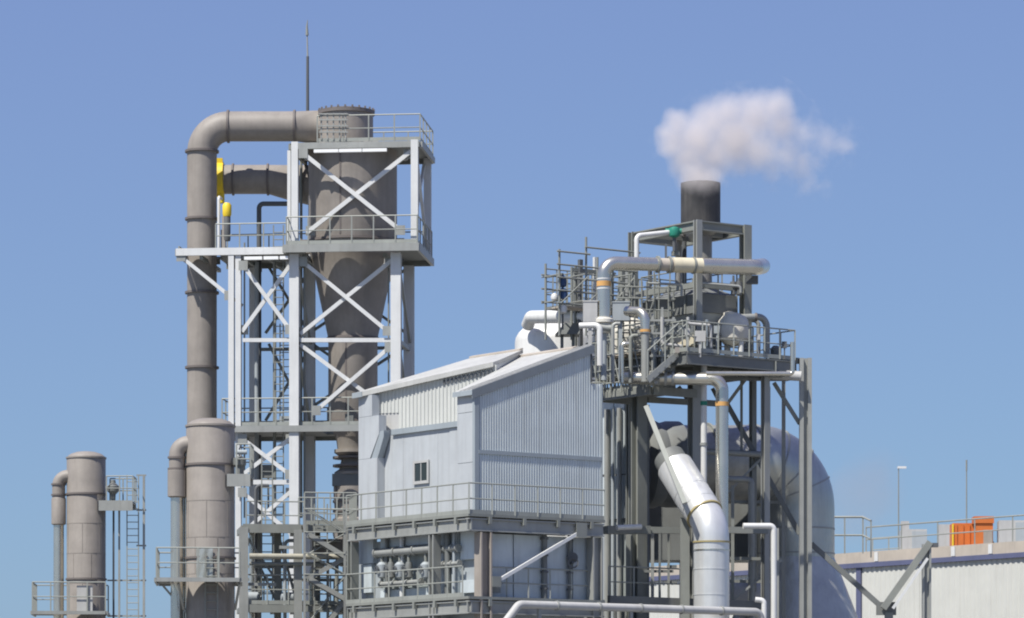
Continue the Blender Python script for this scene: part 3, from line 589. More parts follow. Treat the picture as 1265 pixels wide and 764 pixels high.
# ================================================================== CLAD BUILDING
H = Frame(587, 130, 36)
hu = lambda px, v=0: H.u(px, v); hv = lambda px, u=0: H.v(px, u)
LL = hv(443); u1_, u2_ = hu(729), hu(742); DF = zat(635, 128.7)
z00 = H.z(484, 0, 0); sl_ = (H.z(431, u1_, 0) - z00) / u1_
zr = lambda u: z00 + sl_*u
zmid = H.z(558, 0, 0); z475 = H.z(474, u1_, 0); RZ = .46
hb = thing('clad_building', 'blue grey corrugated metal building with pale sloping roof raised on a steel deck', 'building', H.pt(2, 3, DF))
def plan_prism(pts, zb, zt):
    b = B(); n = len(pts); vs = [H.pt(u, v, zb(u) if callable(zb) else zb) for u, v in pts] + [H.pt(u, v, zt(u) if callable(zt) else zt) for u, v in pts]
    return b.add(vs, [tuple(range(n-1, -1, -1)), tuple(range(n, 2*n))] + [(i, (i+1) % n, n+(i+1) % n, n+i) for i in range(n)])
VS = 1.05                                   # near wing depth
zf_ = lambda u: zr(u) + RZ*(1 - .62*max(0.0, u)/u1_) + .02
# near wing core, its ribbed long wall in four sheets
part(hb, 'near_wing_top', plan_prism([(.01, VS-.02), (.7, VS-.02), (u1_-.01, VS-.02), (u1_-.01, 4.12), (3.3, 2.95), (.35, VS+.1)], zmid, lambda u: zr(u)-.012), M['clad'])
core = B().prism([H.pt(.0, .03, DF), H.pt(u2_, .03, DF), H.pt(u2_, .03, z475), H.pt(u1_, .03, z475), H.pt(u1_, .03, zr(u1_)), H.pt(.0, .03, zr(0))], H.Y*(VS-.03))
part(hb, 'near_wing', core, M['clad'])
nr = -H.Y; zmn = zmid - .10
e2 = lambda u: Vector(H.pt(u, 0, 0))
ztop = lambda t: zr(.14 + (u1_-.14)*t) - .02
part(hb, 'ribbed_wall', B().corrugated(e2(.14), e2(u1_), nr, lambda t: zmid+.07, ztop, .112, .026), M['clad_r'])
part(hb, 'ribbed_wall', B().corrugated(e2(u1_+.005), e2(u2_), nr, lambda t: zmid+.07, lambda t: z475, .112, .026), M['clad_r'])
part(hb, 'ribbed_wall', B().corrugated(e2(.14), e2(u2_), nr, lambda t: DF+.02, lambda t: zmid-.07, .112, .026), M['clad_r'])
part(hb, 'flashing', B().box(H, .12, u2_+.02, -.06, -.002, zmid-.07, zmid+.07), M['trim'])
part(hb, 'corner_trim', B().box(H, -.05, .13, -.05, -.002, DF, zr(0)-.05).box(H, -.05, -.002, -.002, .10, DF, zr(0)-.05), M['trim'])
part(hb, 'end_trim', B().box(H, u2_+.003, u2_+.05, -.06, VS, DF, z475), M['trim'])
part(hb, 'end_trim', B().box(H, u1_+.003, u1_+.05, -.06, VS, z475+.04, zr(u1_)-.05), M['dark'])
# smooth panels on the narrow end of the near wing
for a, c in ((DF+.02, H.z(572, 0, .5)-.01), (H.z(572, 0, .5)+.01, H.z(510, 0, .5)-.01), (H.z(510, 0, .5)+.01, zr(0)-.10)):
    part(hb, 'pier_panel', B().box(H, -.03, -.003, .105, VS+.02, a, c), M['clad'])
# near roof: sheet with ribs, trims
def roof(pts, dz, th, m, name): return part(hb, name, plan_prism(pts, lambda u: zr(u)+dz, lambda u: zr(u)+dz+th), m)
roof([(-.16, -.045), (u1_+.10, -.045), (u1_+.10, 4.3), (3.3, 3.05), (-.16, VS+.05)], .0, .10, M['roof'], 'roof_sheet')
rib = B()
for k in range(4):
    v = .0 + k*.25; rib.hexa([H.pt(-.15, v, zr(-.15)+.10), H.pt(u1_+.08, v, zr(u1_+.08)+.10), H.pt(u1_+.08, v+.05, zr(u1_+.08)+.10), H.pt(-.15, v+.05, zr(-.15)+.10),
             H.pt(-.15, v, zr(-.15)+.135), H.pt(u1_+.08, v, zr(u1_+.08)+.135), H.pt(u1_+.08, v+.05, zr(u1_+.08)+.135), H.pt(-.15, v+.05, zr(-.15)+.135)])
part(hb, 'roof_ribs', rib, M['roof'], kind='stuff')
part(hb, 'verge_trim', plan_prism([(-.18, -.085), (u1_+.12, -.085), (u1_+.12, -.048), (-.18, -.048)], lambda u: zr(u)-.20, lambda u: zr(u)+.115), M['verge'])
part(hb, 'eave_trim', plan_prism([(-.20, -.085), (-.163, -.085), (-.163, VS+.08), (-.20, VS+.08)], lambda u: zr(u)-.06, lambda u: zr(u)+.115), M['trim'])
# far block: lower wall, upper cream ribbed panel, raised roof
ul = .34; vL = hv(470)
zlow = H.z(533.5, ul, hv(520, ul))
part(hb, 'lower_wall', B().box(H, ul, u1_-.02, VS+.003, LL-.02, DF, zlow), M['clad'])
Apt, Bpt = (.10, LL-.35), (3.0, 2.84)
part(hb, 'upper_wall', plan_prism([Apt, Bpt, (3.3, 3.07), (u1_-.04, 4.3), (u1_-.04, LL-.03), (.10, LL-.03)], zlow+.003, lambda u: zf_(u)-.01), M['clad'])
for px in (498, 541):
    v = hv(px, ul); part(hb, 'panel_joint', B().box(H, ul-.012, ul-.001, v-.012, v+.012, DF, zlow-.1), M['clad'])
part(hb, 'wall_sheet', B().box(H, ul-.022, ul-.002, VS+.03, hv(556, ul), DF, zlow-.02), M['clad'])
part(hb, 'ledge_trim', B().box(H, ul-.10, ul-.003, VS+.03, vL-.35, zlow-.0, zlow+.20), M['trim'])
a3, b3 = Vector(H.pt(*Apt, 0)), Vector(H.pt(*Bpt, 0)); dd = (b3-a3).normalized(); no = Vector((dd.y, -dd.x, 0))
if no.y > 0: no = -no
def line_px(px):        # parameter along the slanting panel for a photo column
    k = (px-CX)/F; return (k*a3.y - a3.x)/((b3.x-a3.x) - k*(b3.y-a3.y))
def uon(t): return Apt[0] + (Bpt[0]-Apt[0])*t
t1 = line_px(493)
pa_ = a3 + no*.03; pb_ = b3 + no*.03; pm_ = pa_.lerp(pb_, t1)
zl1 = zat(511, (a3.lerp(b3, t1*.5)).y); zl2 = zlow + .21
part(hb, 'cream_ribbed_wall', B().corrugated(pa_, pm_, no, lambda t: zl1, lambda t: zf_(uon(t*t1)), .15, .03), M['cream_clad'])
part(hb, 'cream_ribbed_wall', B().corrugated(pm_, pb_, no, lambda t: zl2-.12, lambda t: zf_(uon(t1+t*(1-t1))), .15, .03), M['cream_clad'])
fp = B(); f0, f1 = a3.lerp(b3, .0) + no*.012, a3.lerp(b3, t1) + no*.012
fp.hexa([Vector((*f0.xy, zlow)), Vector((*f1.xy, zlow)), Vector((*(f1+no*.01).xy, zlow)), Vector((*(f0+no*.01).xy, zlow)), Vector((*f0.xy, zl1)), Vector((*f1.xy, zl1)), Vector((*(f1+no*.01).xy, zl1)), Vector((*(f0+no*.01).xy, zl1))])
part(hb, 'infill_panel', fp, M['unit'])
# far pier with haunch
zp1, zp2 = H.z(514, 0, vL+.5), H.z(566, 0, vL+.5)
part(hb, 'far_pier', B().box(H, .0, ul-.005, hv(466), LL, DF, zp2-.01), M['clad'])
part(hb, 'far_pier', B().box(H, .0, ul-.005, hv(459.5), LL, zp1+.01, zr(0)+RZ-.03), M['clad'])
part(hb, 'far_pier', B().prism([H.pt(0, LL, zp2), H.pt(0, hv(457), zp2), H.pt(0, hv(468), H.z(536, 0, vL)), H.pt(0, hv(468), zp1), H.pt(0, LL, zp1)], H.X*(ul-.005)), M['clad'])
part(hb, 'haunch', B().prism([H.pt(.02, hv(458), zp2-.02), H.pt(.02, hv(464), zp2-.2), H.pt(.02, hv(473.5), H.z(540, 0, vL)), H.pt(.02, hv(473.5), H.z(532, 0, vL)), H.pt(.02, hv(469), H.z(533, 0, vL))], H.X*(ul-.08)), M['trim'])
ov = .14; A2 = (Apt[0]-.28, LL+.12); A3 = (Apt[0]-.22, LL-.45); B2 = (Bpt[0]-ov*1.1, Bpt[1]+.0)
rp = [A2, A3, B2, (3.3, 3.06), (u1_+.12, 4.32), (u1_+.12, LL+.12)]
part(hb, 'raised_roof_sheet', plan_prism(rp, zf_, lambda u: zf_(u)+.13), M['roof'])
rim = B()
def strip(p, q, th, z0, z1):
    (ua_, va_), (ub_, vb_) = p, q; d = (H.xy(ub_, vb_)-H.xy(ua_, va_)).normalized(); nn = Vector((d.y, -d.x, 0))*th
    c0, c1 = H.pt(ua_, va_, zf_(ua_)), H.pt(ub_, vb_, zf_(ub_))
    return B().hexa([c0+ZU*z0, c1+ZU*z0, c1+nn+ZU*z0, c0+nn+ZU*z0, c0+ZU*z1, c1+ZU*z1, c1+nn+ZU*z1, c0+nn+ZU*z1])
part(hb, 'eave_trim', strip(A3, B2, .04, -.04, .135), M['roof']); part(hb, 'eave_trim', strip(A2, A3, .04, -.06, .135), M['trim'])
lv = B()
for i in range(13):
    t = .60 + i*.03; c = a3.lerp(b3, t) + no*.085; z = zf_(uon(t)) - .30
    lv.obox(c + Vector((0, 0, z)), dd*.07, no*.03, ZU*.17)
part(hb, 'louvre_slots', lv, M['dark'], kind='stuff')
part(hb, 'ridge_cap', plan_prism([(u1_-.02, 4.34), (u1_+.14, 4.34), (u1_+.14, LL+.1), (u1_-.02, LL+.1)], lambda u: zf_(u)+.133, lambda u: zf_(u)+.20), M['beige'])
part(hb, 'ridge_cap', plan_prism([(u1_-.12, .9), (u1_+.09, .9), (u1_+.09, 4.28), (u1_-.12, 4.28)], lambda u: zr(u)+.103, lambda u: zr(u)+.16), M['beige'])
# window
v0, v1w = hv(531, ul), hv(512, ul); zw0, zw1 = H.z(597, ul, v0), H.z(568, ul, v0)
wn = part(hb, 'window', B().box(H, ul-.07, ul-.024, v0, v0+.10, zw0, zw1).box(H, ul-.07, ul-.024, v1w-.10, v1w, zw0, zw1).box(H, ul-.07, ul-.024, v0+.10, v1w-.10, zw1-.09, zw1).box(H, ul-.07, ul-.024, v0+.10, v1w-.10, zw0, zw0+.11), M['unit'])
part(wn, 'pane', B().box(H, ul-.045, ul-.025, v0+.10, v1w-.10, zw0+.11, zw1-.09), M['glass'])
part(wn, 'mullion', B().box(H, ul-.06, ul-.046, (v0+v1w)/2-.02, (v0+v1w)/2+.02, zw0+.11, zw1-.09), M['unit'])
# ================================================================== STEEL DECK UNDER THE BUILDING
sd = thing('steel_deck', 'two storey galvanised steel frame and railed deck carrying the clad building', 'steel frame', H.pt(2, 3, 0))
ue, ve = -.92, -.92; ur, vl = hu(747, ve), hv(428, ue)
D2 = zat(738, 129.2)
def storey(zt, top):
    b = deck_with_holes(B(), H, ue+.05, ur, ve+.05, vl, zt-.07, zt-.003, [])
    part(sd, 'deck', b, M['deck'])
    for p, q in (((ue, ve), (ue, vl)), ((ue, ve), (ur, ve))):
        d_ = Vector((q[0]-p[0], q[1]-p[1])).normalized()
        part(sd, 'edge_angle', B().beam(H.pt(*p, zt-.03), H.pt(*q, zt-.03), .05, .10), M['galv2'])
        part(sd, 'girder', B().beam(H.pt(p[0]+.12*abs(d_.y), p[1]+.12*abs(d_.x), zt-.36), H.pt(q[0]+.12*abs(d_.y), q[1]+.12*abs(d_.x), zt-.36), .20, .46, ZU, 'H', .05), M['galv'])
        L = Vector((q[0]-p[0], q[1]-p[1])).length; n = int(L/1.25)
        for i in range(n):
            c = (p[0]+d_.x*(i+.6)*L/n, p[1]+d_.y*(i+.6)*L/n)
            part(sd, 'rail_bracket', B().box(H, c[0]-.06, c[0]+.06, c[1]-.06, c[1]+.06, zt-.32, zt-.075), M['galv2'])
    for i in range(1, 5):
        v = i*vl/5; part(sd, 'floor_joist', B().beam(H.pt(ue+.25, v, zt-.30), H.pt(ur-.1, v, zt-.30), .12, .30), M['galv2'])
storey(DF, True); storey(D2, False)
railing(sd, [H.pt(ue, vl, DF), H.pt(ue, ve, DF), H.pt(ur, ve, DF)], 1.1, .98)
railing(sd, [H.pt(ue, vl, D2), H.pt(ue, ve+.4, D2)], 1.1, .95)
railing(sd, [H.pt(ue+.9, -.60, D2), H.pt(ur-.3, -.60, D2)], 1.1, .95, toe=False)
cs = [(hu(597, -.72), -.72, .48, 'brown'), (-.72, hv(537, -.72), .34, 'galv'), (hu(735, -.72), -.72, .44, 'galv'), (-.72, hv(436, -.72), .34, 'galv2'), (hu(736, 3), 3.0, .34, 'galv2')]
for u, v, wd, m_ in cs: part(sd, 'column', B().beam(H.pt(u, v, 0), H.pt(u, v, DF-.62), wd, wd*.9, H.Y, 'I' if wd > .4 else 'H', .06), M[m_], label='rust brown steel column' if m_ == 'brown' else None)
part(sd, 'brace', B().beam(H.pp(613, 719, -.90), H.pp(719, 656, -.90), .12, .10, H.Y), M['white'])
part(sd, 'gusset', B().box(H, hu(711, -.9), hu(724, -.9), -.965, -.945, H.z(664, 4, -.9), H.z(646, 4, -.9)), M['galv2'])
part(sd, 'gusset', B().box(H, hu(607, -.9), hu(618, -.9), -.965, -.945, H.z(726, 1, -.9), H.z(713, 1, -.9)), M['galv2'])
part(sd, 'gusset', B().box(H, hu(605, -.6), hu(618, -.6), -.62, -.58, H.z(733, 1, -.6), H.z(714, 1, -.6)), M['galv2'])
part(sd, 'downpipe', B().tube([H.pp(729, 737, -.45), H.pp(729, 704, -.45), H.pp(732, 688, -.45), H.pp(732, 652, -.45)], .06, 10), M['white'])
# lower storey: enclosure of casing panels
en = thing('lower_enclosure', 'grey panelled enclosure beneath the clad building on the lower deck', 'enclosure', H.pt(2, 3, 0))
part(en, 'core', B().box(H, -.12, ur-.4, -.20, LL-.1, 0, DF-.62), M['casing'])
zl, zh_ = D2+.01, DF-.50
for px0, px1, m_ in ((602, 634, 'casing'), (635, 669, 'casing'), (676, 700, 'casing'), (708, 728, 'casing'), (730, 738, 'casing2')):
    part(en, 'wall_panel', B().box(H, hu(px0, -.38), hu(px1, -.38)-.02, -.38, -.205, zl, zh_-.12), M['panel' if m_ == 'casing' else m_])
for px0, px1, y0, y1, m_ in ((461, 443, 660, 696, 'casing'), (459, 446, 697, 732, 'clad'), (590, 569, 655, 690, 'clad'), (586, 569, 716, 732, 'clad'), (532, 470, 655, 672, 'casing'), (565, 540, 655, 735, 'casing'), (532, 470, 726, 735, 'casing'), (532, 470, 676, 724, 'casing3')):
    v0_, v1_ = hv(px0, -.3), hv(px1, -.3)
    part(en, 'wall_panel', B().box(H, -.30 if m_ != 'casing3' else -.21, -.125, v0_, v1_, max(H.z(y1, -.3, v0_), D2+.02), H.z(y0, -.3, v0_)), M['panel' if m_ in ('casing', 'clad') else m_])
# pipes and fittings on the lower deck
def hp(px, py, v): return H.pp(px, py, v)
for px, lab, r_ in ((672.5, 'dark vertical cable duct between the pale panels under the building', .10), (704, 'dark vertical pipe with round valve under the building near its right end', .08)):
    c = hp(px, 735, -.50); t = thing('vertical_duct', lab, 'pipe', Vector((c.x, c.y, D2)))
    part(t, 'barrel', B().tube([Vector((c.x, c.y, D2)), Vector((c.x, c.y, DF-.55))], r_, 12), M['casing2'])
    for k in range(4): part(t, 'clamp', B().ring((c.x, c.y, D2+.4+k*.6), ZU, r_*.95, r_+.05, .07, 14), M['dark'])
    if px > 700: part(t, 'handwheel', B().ring((c.x+.12, c.y-.2, D2+1.35), (0, 1, 0), .14, .20, .05, 18).tube([(c.x+.12, c.y-.22, D2+1.35), (c.x, c.y, D2+1.35)], .04, 8).lathe(0, 0, [(.05, 0), (.19, .01), (.19, .25), (.05, .26)], 16, (0, 1, 0), (c.x+.1, c.y-.15, D2+1.55)), M['dark'])
for i, (py, pxa, pxb, r_, m_, lab) in enumerate(((681, 464, 536, .15, 'galv', 'thick grey manifold pipe level under the building on its left side'), (720.5, 470, 521, .09, 'galv', 'thin galvanised manifold pipe low on the left side under the building'),
                                   (697, 538, 568, .07, 'galv', 'short grey pipe stub between the left column and the corner column'), (678, 543, 566, .10, 'galv', 'short level pipe high beside the brown corner column'))):
    u_ = -.52 if i < 2 else -.45
    v0_, v1_ = hv(pxa, u_), hv(pxb, u_); z = H.z(py, u_, (v0_+v1_)/2)
    t = thing('manifold_pipe', lab, 'pipe', H.pt(u_, (v0_+v1_)/2, z))
    part(t, 'barrel', B().tube([H.pt(u_, v0_, z), H.pt(u_, v1_, z)], r_, 16), M[m_])
    for k in (0.02, .35, .68, .98): part(t, 'flange', B().ring(H.pt(u_, v0_+(v1_-v0_)*k, z), H.Y, r_*.95, r_+.05, .06, 18), M['galv'])
names = ['wide grey valve body leftmost in the row under the building', 'slim dark valve body second in the row under the building', 'wide valve body at the middle of the row under the building', 'slim dark valve body right of the middle one under the building', 'wide valve body nearest the left deck column']
for i, px in enumerate((472, 483, 494, 505, 526)):
    u_ = -.50; v = hv(px, u_); z = H.z(703, u_, v); c = H.xy(u_, v)
    t = thing('valve', names[i], 'valve', H.pt(u_, v, z-.5), 'valves in a row below the manifold')
    part(t, 'stem', B().tube([H.pt(u_, v, z-.55), H.pt(u_, v, z+.62)], .06, 10), M['galv2'])
    part(t, 'bonnet', B().lathe(c.x, c.y, [(.07, z-.36), (.16, z-.30), (.19 if i % 2 == 0 else .14, z-.1), (.20 if i % 2 == 0 else .13, z+.15), (.1, z+.25)], 16), M['casing' if i % 2 == 0 else 'casing2'])
    part(t, 'handwheel', B().ring(H.pt(u_-.24, v, z-.02), H.X, .09, .13, .03, 16).tube([H.pt(u_-.25, v, z-.02), H.pt(u_, v, z-.02)], .03, 8), M['dark'])
for i, (px, y0, y1, r_, lab) in enumerate(((478, 735, 655, .07, 'dark vertical pipe leftmost behind the row of valves'), (496.5, 735, 658, .09, 'white vertical pipe rising at the middle of the row of valves'), (553, 735, 655, .11, 'dark vertical pipe close behind the left deck column'), (561, 735, 660, .06, 'slim grey pipe between the left deck column and the pale panels'))):
    v = hv(px, -.42); pipe('riser_pipe', lab, [H.pt(-.42, v, D2), H.pt(-.42, v, DF-.5)], r_, M[['casing2', 'white', 'casing2', 'casing'][i]], n=12)
# lower ground storey, dark behind the columns
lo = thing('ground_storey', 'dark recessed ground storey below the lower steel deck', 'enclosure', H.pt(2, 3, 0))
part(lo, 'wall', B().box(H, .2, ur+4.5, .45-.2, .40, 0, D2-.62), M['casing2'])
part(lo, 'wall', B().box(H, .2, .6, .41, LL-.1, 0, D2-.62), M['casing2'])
for i, (px, lab) in enumerate(((545, 'pale round drum below the lower deck left of the brown column'),)):
    c = H.qq(px, 764, -.5); single('drum', lab, 'drum', B().lathe(c.x, c.y, [(.05, 5.9), (.36, 6.0), (.36, 6.95), (.3, 7.0), (.05, 7.03)], 24).tube([(c.x, c.y, 0), (c.x, c.y, 6.0)], .12, 12), M['unit'])
# hose-like front pipe
c0 = H.pp(641, 747, -2.2); c1 = H.pp(940, 757, -2.2); zc_ = c0.z; c1 = Vector((c1.x, c1.y, zc_))
pf = thing('front_pipe', 'long silver pipe level across the front with a slanting drop at its left end', 'pipe', Vector((c0.x, c0.y, 0)))
part(pf, 'barrel', B().tube([c0 - H.X*2.2 - ZU*2.4, c0, c1, c1 - ZU*3], .145, 18, .3, 8), M['unit'])
for t in (.15, .32, .49, .66, .83): part(pf, 'clamp', B().ring(c0.lerp(c1, t), H.X, .150, .175, .07, 20), M['galv'])
part(pf, 'support', B().beam(Vector((*(c0.lerp(c1, .08)).xy, 0)), c0.lerp(c1, .08) - ZU*.14, .12, .12, H.Y), M['galv'])
part(pf, 'support', B().beam(Vector((*(c0.lerp(c1, .45)).xy, 0)), c0.lerp(c1, .45) - ZU*.14, .12, .12, H.Y), M['galv'])
# ================================================================== BOILER FRAME AND CHIMNEY
S = Frame(862, 138, 36)
sv = lambda px, u=0: S.v(px, u); su = lambda px, v=0: S.u(px, v)
vLf, uRt = sv(782), su(921)
ZT = zat(272, 138); ZD = zat(441, 138); ZD1 = zat(473, 136)
bf = thing('boiler_structure', 'grey steel boiler frame with braces and decks carrying the chimney on the right', 'steel frame', S.pt(1, 1, 0))
def bcol(p, z0, z1, w_, m, sec='H', up=None, t=.05): part(bf, 'column', B().beam(Vector((p.x, p.y, z0)), Vector((p.x, p.y, z1)), w_, w_*.9, up or S.Y, sec, t), m)
for (u, v), w_, m_ in (((0, 0), .26, 'galv'), ((0, vLf), .30, 'galv2'), ((uRt, 0), .36, 'galv2'), ((uRt, vLf), .30, 'galv2')):
    bcol(S.pt(u, v, 0), ZD, ZT, w_, M[m_])
for p, q in (((0, .14), (0, vLf-.16)), ((.14, 0), (uRt-.19, 0)), ((uRt, .17), (uRt, vLf-.16)), ((.16, vLf), (uRt-.16, vLf))):
    part(bf, 'beam', B().beam(S.pt(*p, ZT-.20), S.pt(*q, ZT-.20), .22, .36, ZU, 'H', .05), M['galv2'])
for v in (vLf*.32, vLf*.70): part(bf, 'cross_beam', B().beam(S.pt(.12, v, ZT-.22), S.pt(uRt-.12, v, ZT-.22), .14, .26), M['galv2'])
for z in (zat(352, 138),):
    part(bf, 'beam', B().beam(S.pt(0, .14, z), S.pt(0, vLf-.16, z), .16, .2), M['galv2']); part(bf, 'beam', B().beam(S.pt(.14, 0, z), S.pt(uRt-.19, 0, z), .16, .2), M['galv2'])
# main upper deck
du0, du1, dv0, dv1 = -1.5, su(982, -1.2), -1.2, 4.7
part(bf, 'deck', B().box(S, du0+.05, du1, dv0+.05, dv1, ZD-.08, ZD-.005), M['deck'])
for p, q in (((du0, dv0), (du0, dv1)), ((du0, dv0), (du1, dv0)), ((du1+.06, dv0), (du1+.06, dv1))):
    part(bf, 'deck_beam', B().beam(S.pt(*p, ZD-.26), S.pt(*q, ZD-.26), .14, .44, ZU, 'H', .04), M['casing2'])
for v in (-.3, .8, 1.9, 3.0, 4.1): part(bf, 'floor_joist', B().beam(S.pt(du0+.1, v, ZD-.28), S.pt(du1-.1, v, ZD-.28), .16, .36), M['galv2'])
railing(bf, [S.pt(du0, dv1, ZD), S.pt(du0, dv0, ZD), S.pt(du1, dv0, ZD), S.pt(du1, dv1, ZD)], 1.15, .8)
# lower access deck left of it
eu0, ev0, ev1 = -1.9, sv(803, -1.9), sv(737, -1.9)
part(bf, 'deck', B().box(S, eu0+.05, eu0+2.2, ev0, ev1, ZD1-.08, ZD1-.005), M['deck'])
for p, q in (((eu0, ev0), (eu0, ev1)), ((eu0+.1, ev0-.06), (eu0+2.2, ev0-.06)), ((eu0+.1, ev1+.06), (eu0+2.2, ev1+.06))):
    part(bf, 'deck_beam', B().beam(S.pt(*p, ZD1-.16), S.pt(*q, ZD1-.16), .12, .32), M['galv2'])
railing(bf, [S.pt(eu0+2.1, ev1, ZD1), S.pt(eu0, ev1, ZD1), S.pt(eu0, ev0, ZD1)], 1.15, .55)
railing(bf, [S.pt(eu0, ev0, ZD1), S.pt(eu0+1.2, ev0, ZD1)], 1.15, .6)
lad = S.pt(eu0-.05, sv(752, eu0), ZD1); ladder(bf, lad, lad + ZU*2.7, S.Y, -S.X, .5, M['rail'], cage_from=ZD1+.3)
# legs below the decks
def leg(px, u, y0, y1, w_, m, sec='H', up=None):
    v = sv(px, u); p = S.pt(u, v, 0); bcol(p, 0 if y1 is None else zat(y1, p.y), zat(y0, p.y), w_, M[m], sec, up); return p
pl = [leg(789.5, -1.2, 478, None, .46, 'galv2'), leg(857.5, .3, 462, None, .38, 'galv'), leg(945.5, 2.6, 462, None, .26, 'galv'), leg(778, .2, 478, None, .24, 'galv2'), leg(930, 3.3, 470, None, .22, 'galv2'), leg(766, 1.2, 478, None, .2, 'galv2')]
# tall right column pair and its beams (front plane)
Y5 = 139.5; q = lambda px, py, Y=Y5: P(px, py, Y)
c = q(995, 443); bcol(c, 0, c.z, .46, M['galv'], 'I', Vector((0, 1, 0)), .15)
def bm(px0, py0, px1, py1, w_, h, m, Y0=Y5, Y1=None, name='brace', up=None): part(bf, name, B().beam(P(px0, py0, Y0), P(px1, py1, Y1 or Y0), w_, h, up if up is not None else Vector((0, 1, 0))), M[m])
bm(925, 447, 987, 446, .22, .22, 'galv2', 140.2, 139.6, 'beam'); bm(930, 459, 987, 462, .16, .14, 'galv2', 140.6, 139.7, 'beam')
bm(956, 473, 988, 524, .15, .12, 'galv2'); bm(926, 462, 898, 500, .13, .12, 'galv', 140.4)
bm(800, 494, 851, 497, .22, .2, 'galv2', 139.2, 140.0, 'beam'); bm(863, 497.5, 889, 499, .22, .2, 'galv2', 140.1, 140.5, 'beam')
bm(838, 478, 850, 494, .16, .14, 'dark', 140.5); bm(898, 499, 988, 660, .19, .12, 'casing2', 140.6, 140.1); bm(1002, 672, 1088, 749, .20, .14, 'casing2', 140)
bm(880, 480, 893, 505, .14, .12, 'casing2', 141)
bm(798, 502, 846, 622, .18, .13, 'rail', 135.2, 133.9)
# heavy strut and post at the lower right
bm(1091, 752, 1149, 670, .25, .24, 'galv2', 139.4, 139.4, 'strut'); bm(1103, 752, 1146, 690, .10, .12, 'white', 139.1, 139.1, 'strut')
c = q(1144.5, 671); bcol(c, 0, c.z-.05, .34, M['galv'], 'I', Vector((0, 1, 0)), .08)
part(bf, 'gusset', B().obox(P(1083, 760, 139.6), Vector((.75, 0, 0)), Vector((0, .2, 0)), Vector((0, 0, .5))), M['casing2'])
part(bf, 'column', B().beam(Vector((P(1098, 760, 139.6).x, 139.7, 0)), P(1098, 757, 139.7), .3, .3, (0, 1, 0)), M['galv2'])
part(bf, 'bracket', B().obox(P(1148, 676, 139.3), Vector((.35, 0, 0)), Vector((0, .3, 0)), Vector((0, 0, .16))), M['dark'])
for px, y0, y1, Y_, wd, m_ in ((905, 600, 760, 139.0, .12, 'galv2'), (916, 470, 560, 140.4, .10, 'galv2'), (968, 470, 764, 141.0, .14, 'galv'), (880, 650, 764, 139.6, .12, 'galv2')):
    part(bf, 'post', B().beam(P(px, y1, Y_), P(px, y0, Y_), wd, wd, (0, 1, 0)), M[m_])
for px0, px1, py, Y_ in ((902, 968, 690, 139.2), (880, 960, 718, 139.4), (905, 968, 620, 140.6)):
    part(bf, 'girt', B().beam(P(px0, py, Y_), P(px1, py+1, Y_+.3), .10, .12), M['galv2'])
bm(905, 742, 966, 692, .08, .08, 'galv', 139.1); bm(892, 616, 945, 562, .08, .08, 'galv', 140.3)
# lower beams
bm(748, 655, 801, 655, .30, .34, 'galv2', 136.4, 137.4, 'beam'); bm(803, 655, 845, 656, .24, .26, 'galv2', 137.5, 138.0, 'beam'); bm(900, 655, 948, 656, .24, .26, 'galv2', 138.2, 138.6, 'beam')
bm(752, 741, 945, 748, .3, .22, 'casing2', 135.2, 138.2, 'beam')
bm(846, 640, 846, 800, .34, .3, 'galv2', 136.4, 136.4, 'column'); part(bf, 'column', B().beam(Vector((P(846, 764, 136.4).x, 136.4, 0)), P(846, 640, 136.41), .33, .3, (0, 1, 0)), M['galv2'])
part(bf, 'column', B().beam(Vector((P(957, 764, 137.4).x, 137.4, 0)), P(957, 653, 137.4), .30, .26, (0, 1, 0)), M['galv'])
railing(bf, [P(752, 738, 135.6), P(845, 741, 137.2)], 1.15, .95, toe=False)
for px, y0, y1, wd, m_ in ((806, 655, 745, .12, 'galv'), (815, 655, 745, .09, 'casing2'), (826, 660, 745, .09, 'galv2'), (776, 655, 745, .18, 'galv2')):
    part(bf, 'hanger', B().beam(P(px, y0, 138.8), P(px, y1, 138.8), wd, wd, (0, 1, 0)), M[m_])
bm(790, 706, 832, 706, .1, .1, 'casing2', 138.9, 138.9, 'cross_beam'); bm(824, 700, 836, 700, .1, .12, 'casing2', 138.9, 138.9, 'cross_beam'); bm(822, 720, 836, 720, .1, .12, 'casing2', 138.9, 138.9, 'cross_beam')
# boiler casing behind
bc = thing('boiler_casing', 'grey panelled boiler casing standing behind the clad building on the right', 'casing', S.pt(2, 4, 0))
va, vb = sv(786, .6), sv(741, .6)
part(bc, 'core', B().box(S, .68, 1.25, va, vb+1.5, 0, ZD1-.2), M['casing2'])
for px0, px1, y0, y1, m_ in ((772, 759, 482, 585, 'panel'), (758, 743, 482, 585, 'panel'), (786, 773, 482, 640, 'casing'), (772, 743, 587, 640, 'panel'), (786, 765, 645, 740, 'casing3'), (764, 743, 645, 740, 'casing')):
    a, c = sv(px0, .6), sv(px1, .6); part(bc, 'wall_panel', B().box(S, .6, .679, a+.03, c-.03, S.z(y1, .6, a), S.z(y0, .6, a)), M[m_])
for px, wd in ((765, .10), (750, .12), (757, .07)):
    v = sv(px, .45); part(bc, 'down_pipe', B().tube([S.pt(.45, v, 0), S.pt(.45, v, ZD1-.3)], wd, 12), M['galv' if wd > .09 else 'casing'])
single('shade_filler', 'dark boxy bunker standing in for shadow behind the slanting white pipe', 'filler', B().obox(P(792, 692, 149), Vector((4.9, 0, 0)), Vector((0, 2.2, 0)), Vector((0, 0, zat(622, 149)-zat(692, 149)))).obox(Vector((P(842, 760, 149).x, 149.2, 0)), Vector((1.5, 0, 0)), Vector((0, 1.8, 0)), Vector((0, 0, zat(692, 149)-.002))), M['casing2'])  # added dark box stands in for the deep shade behind the pipe
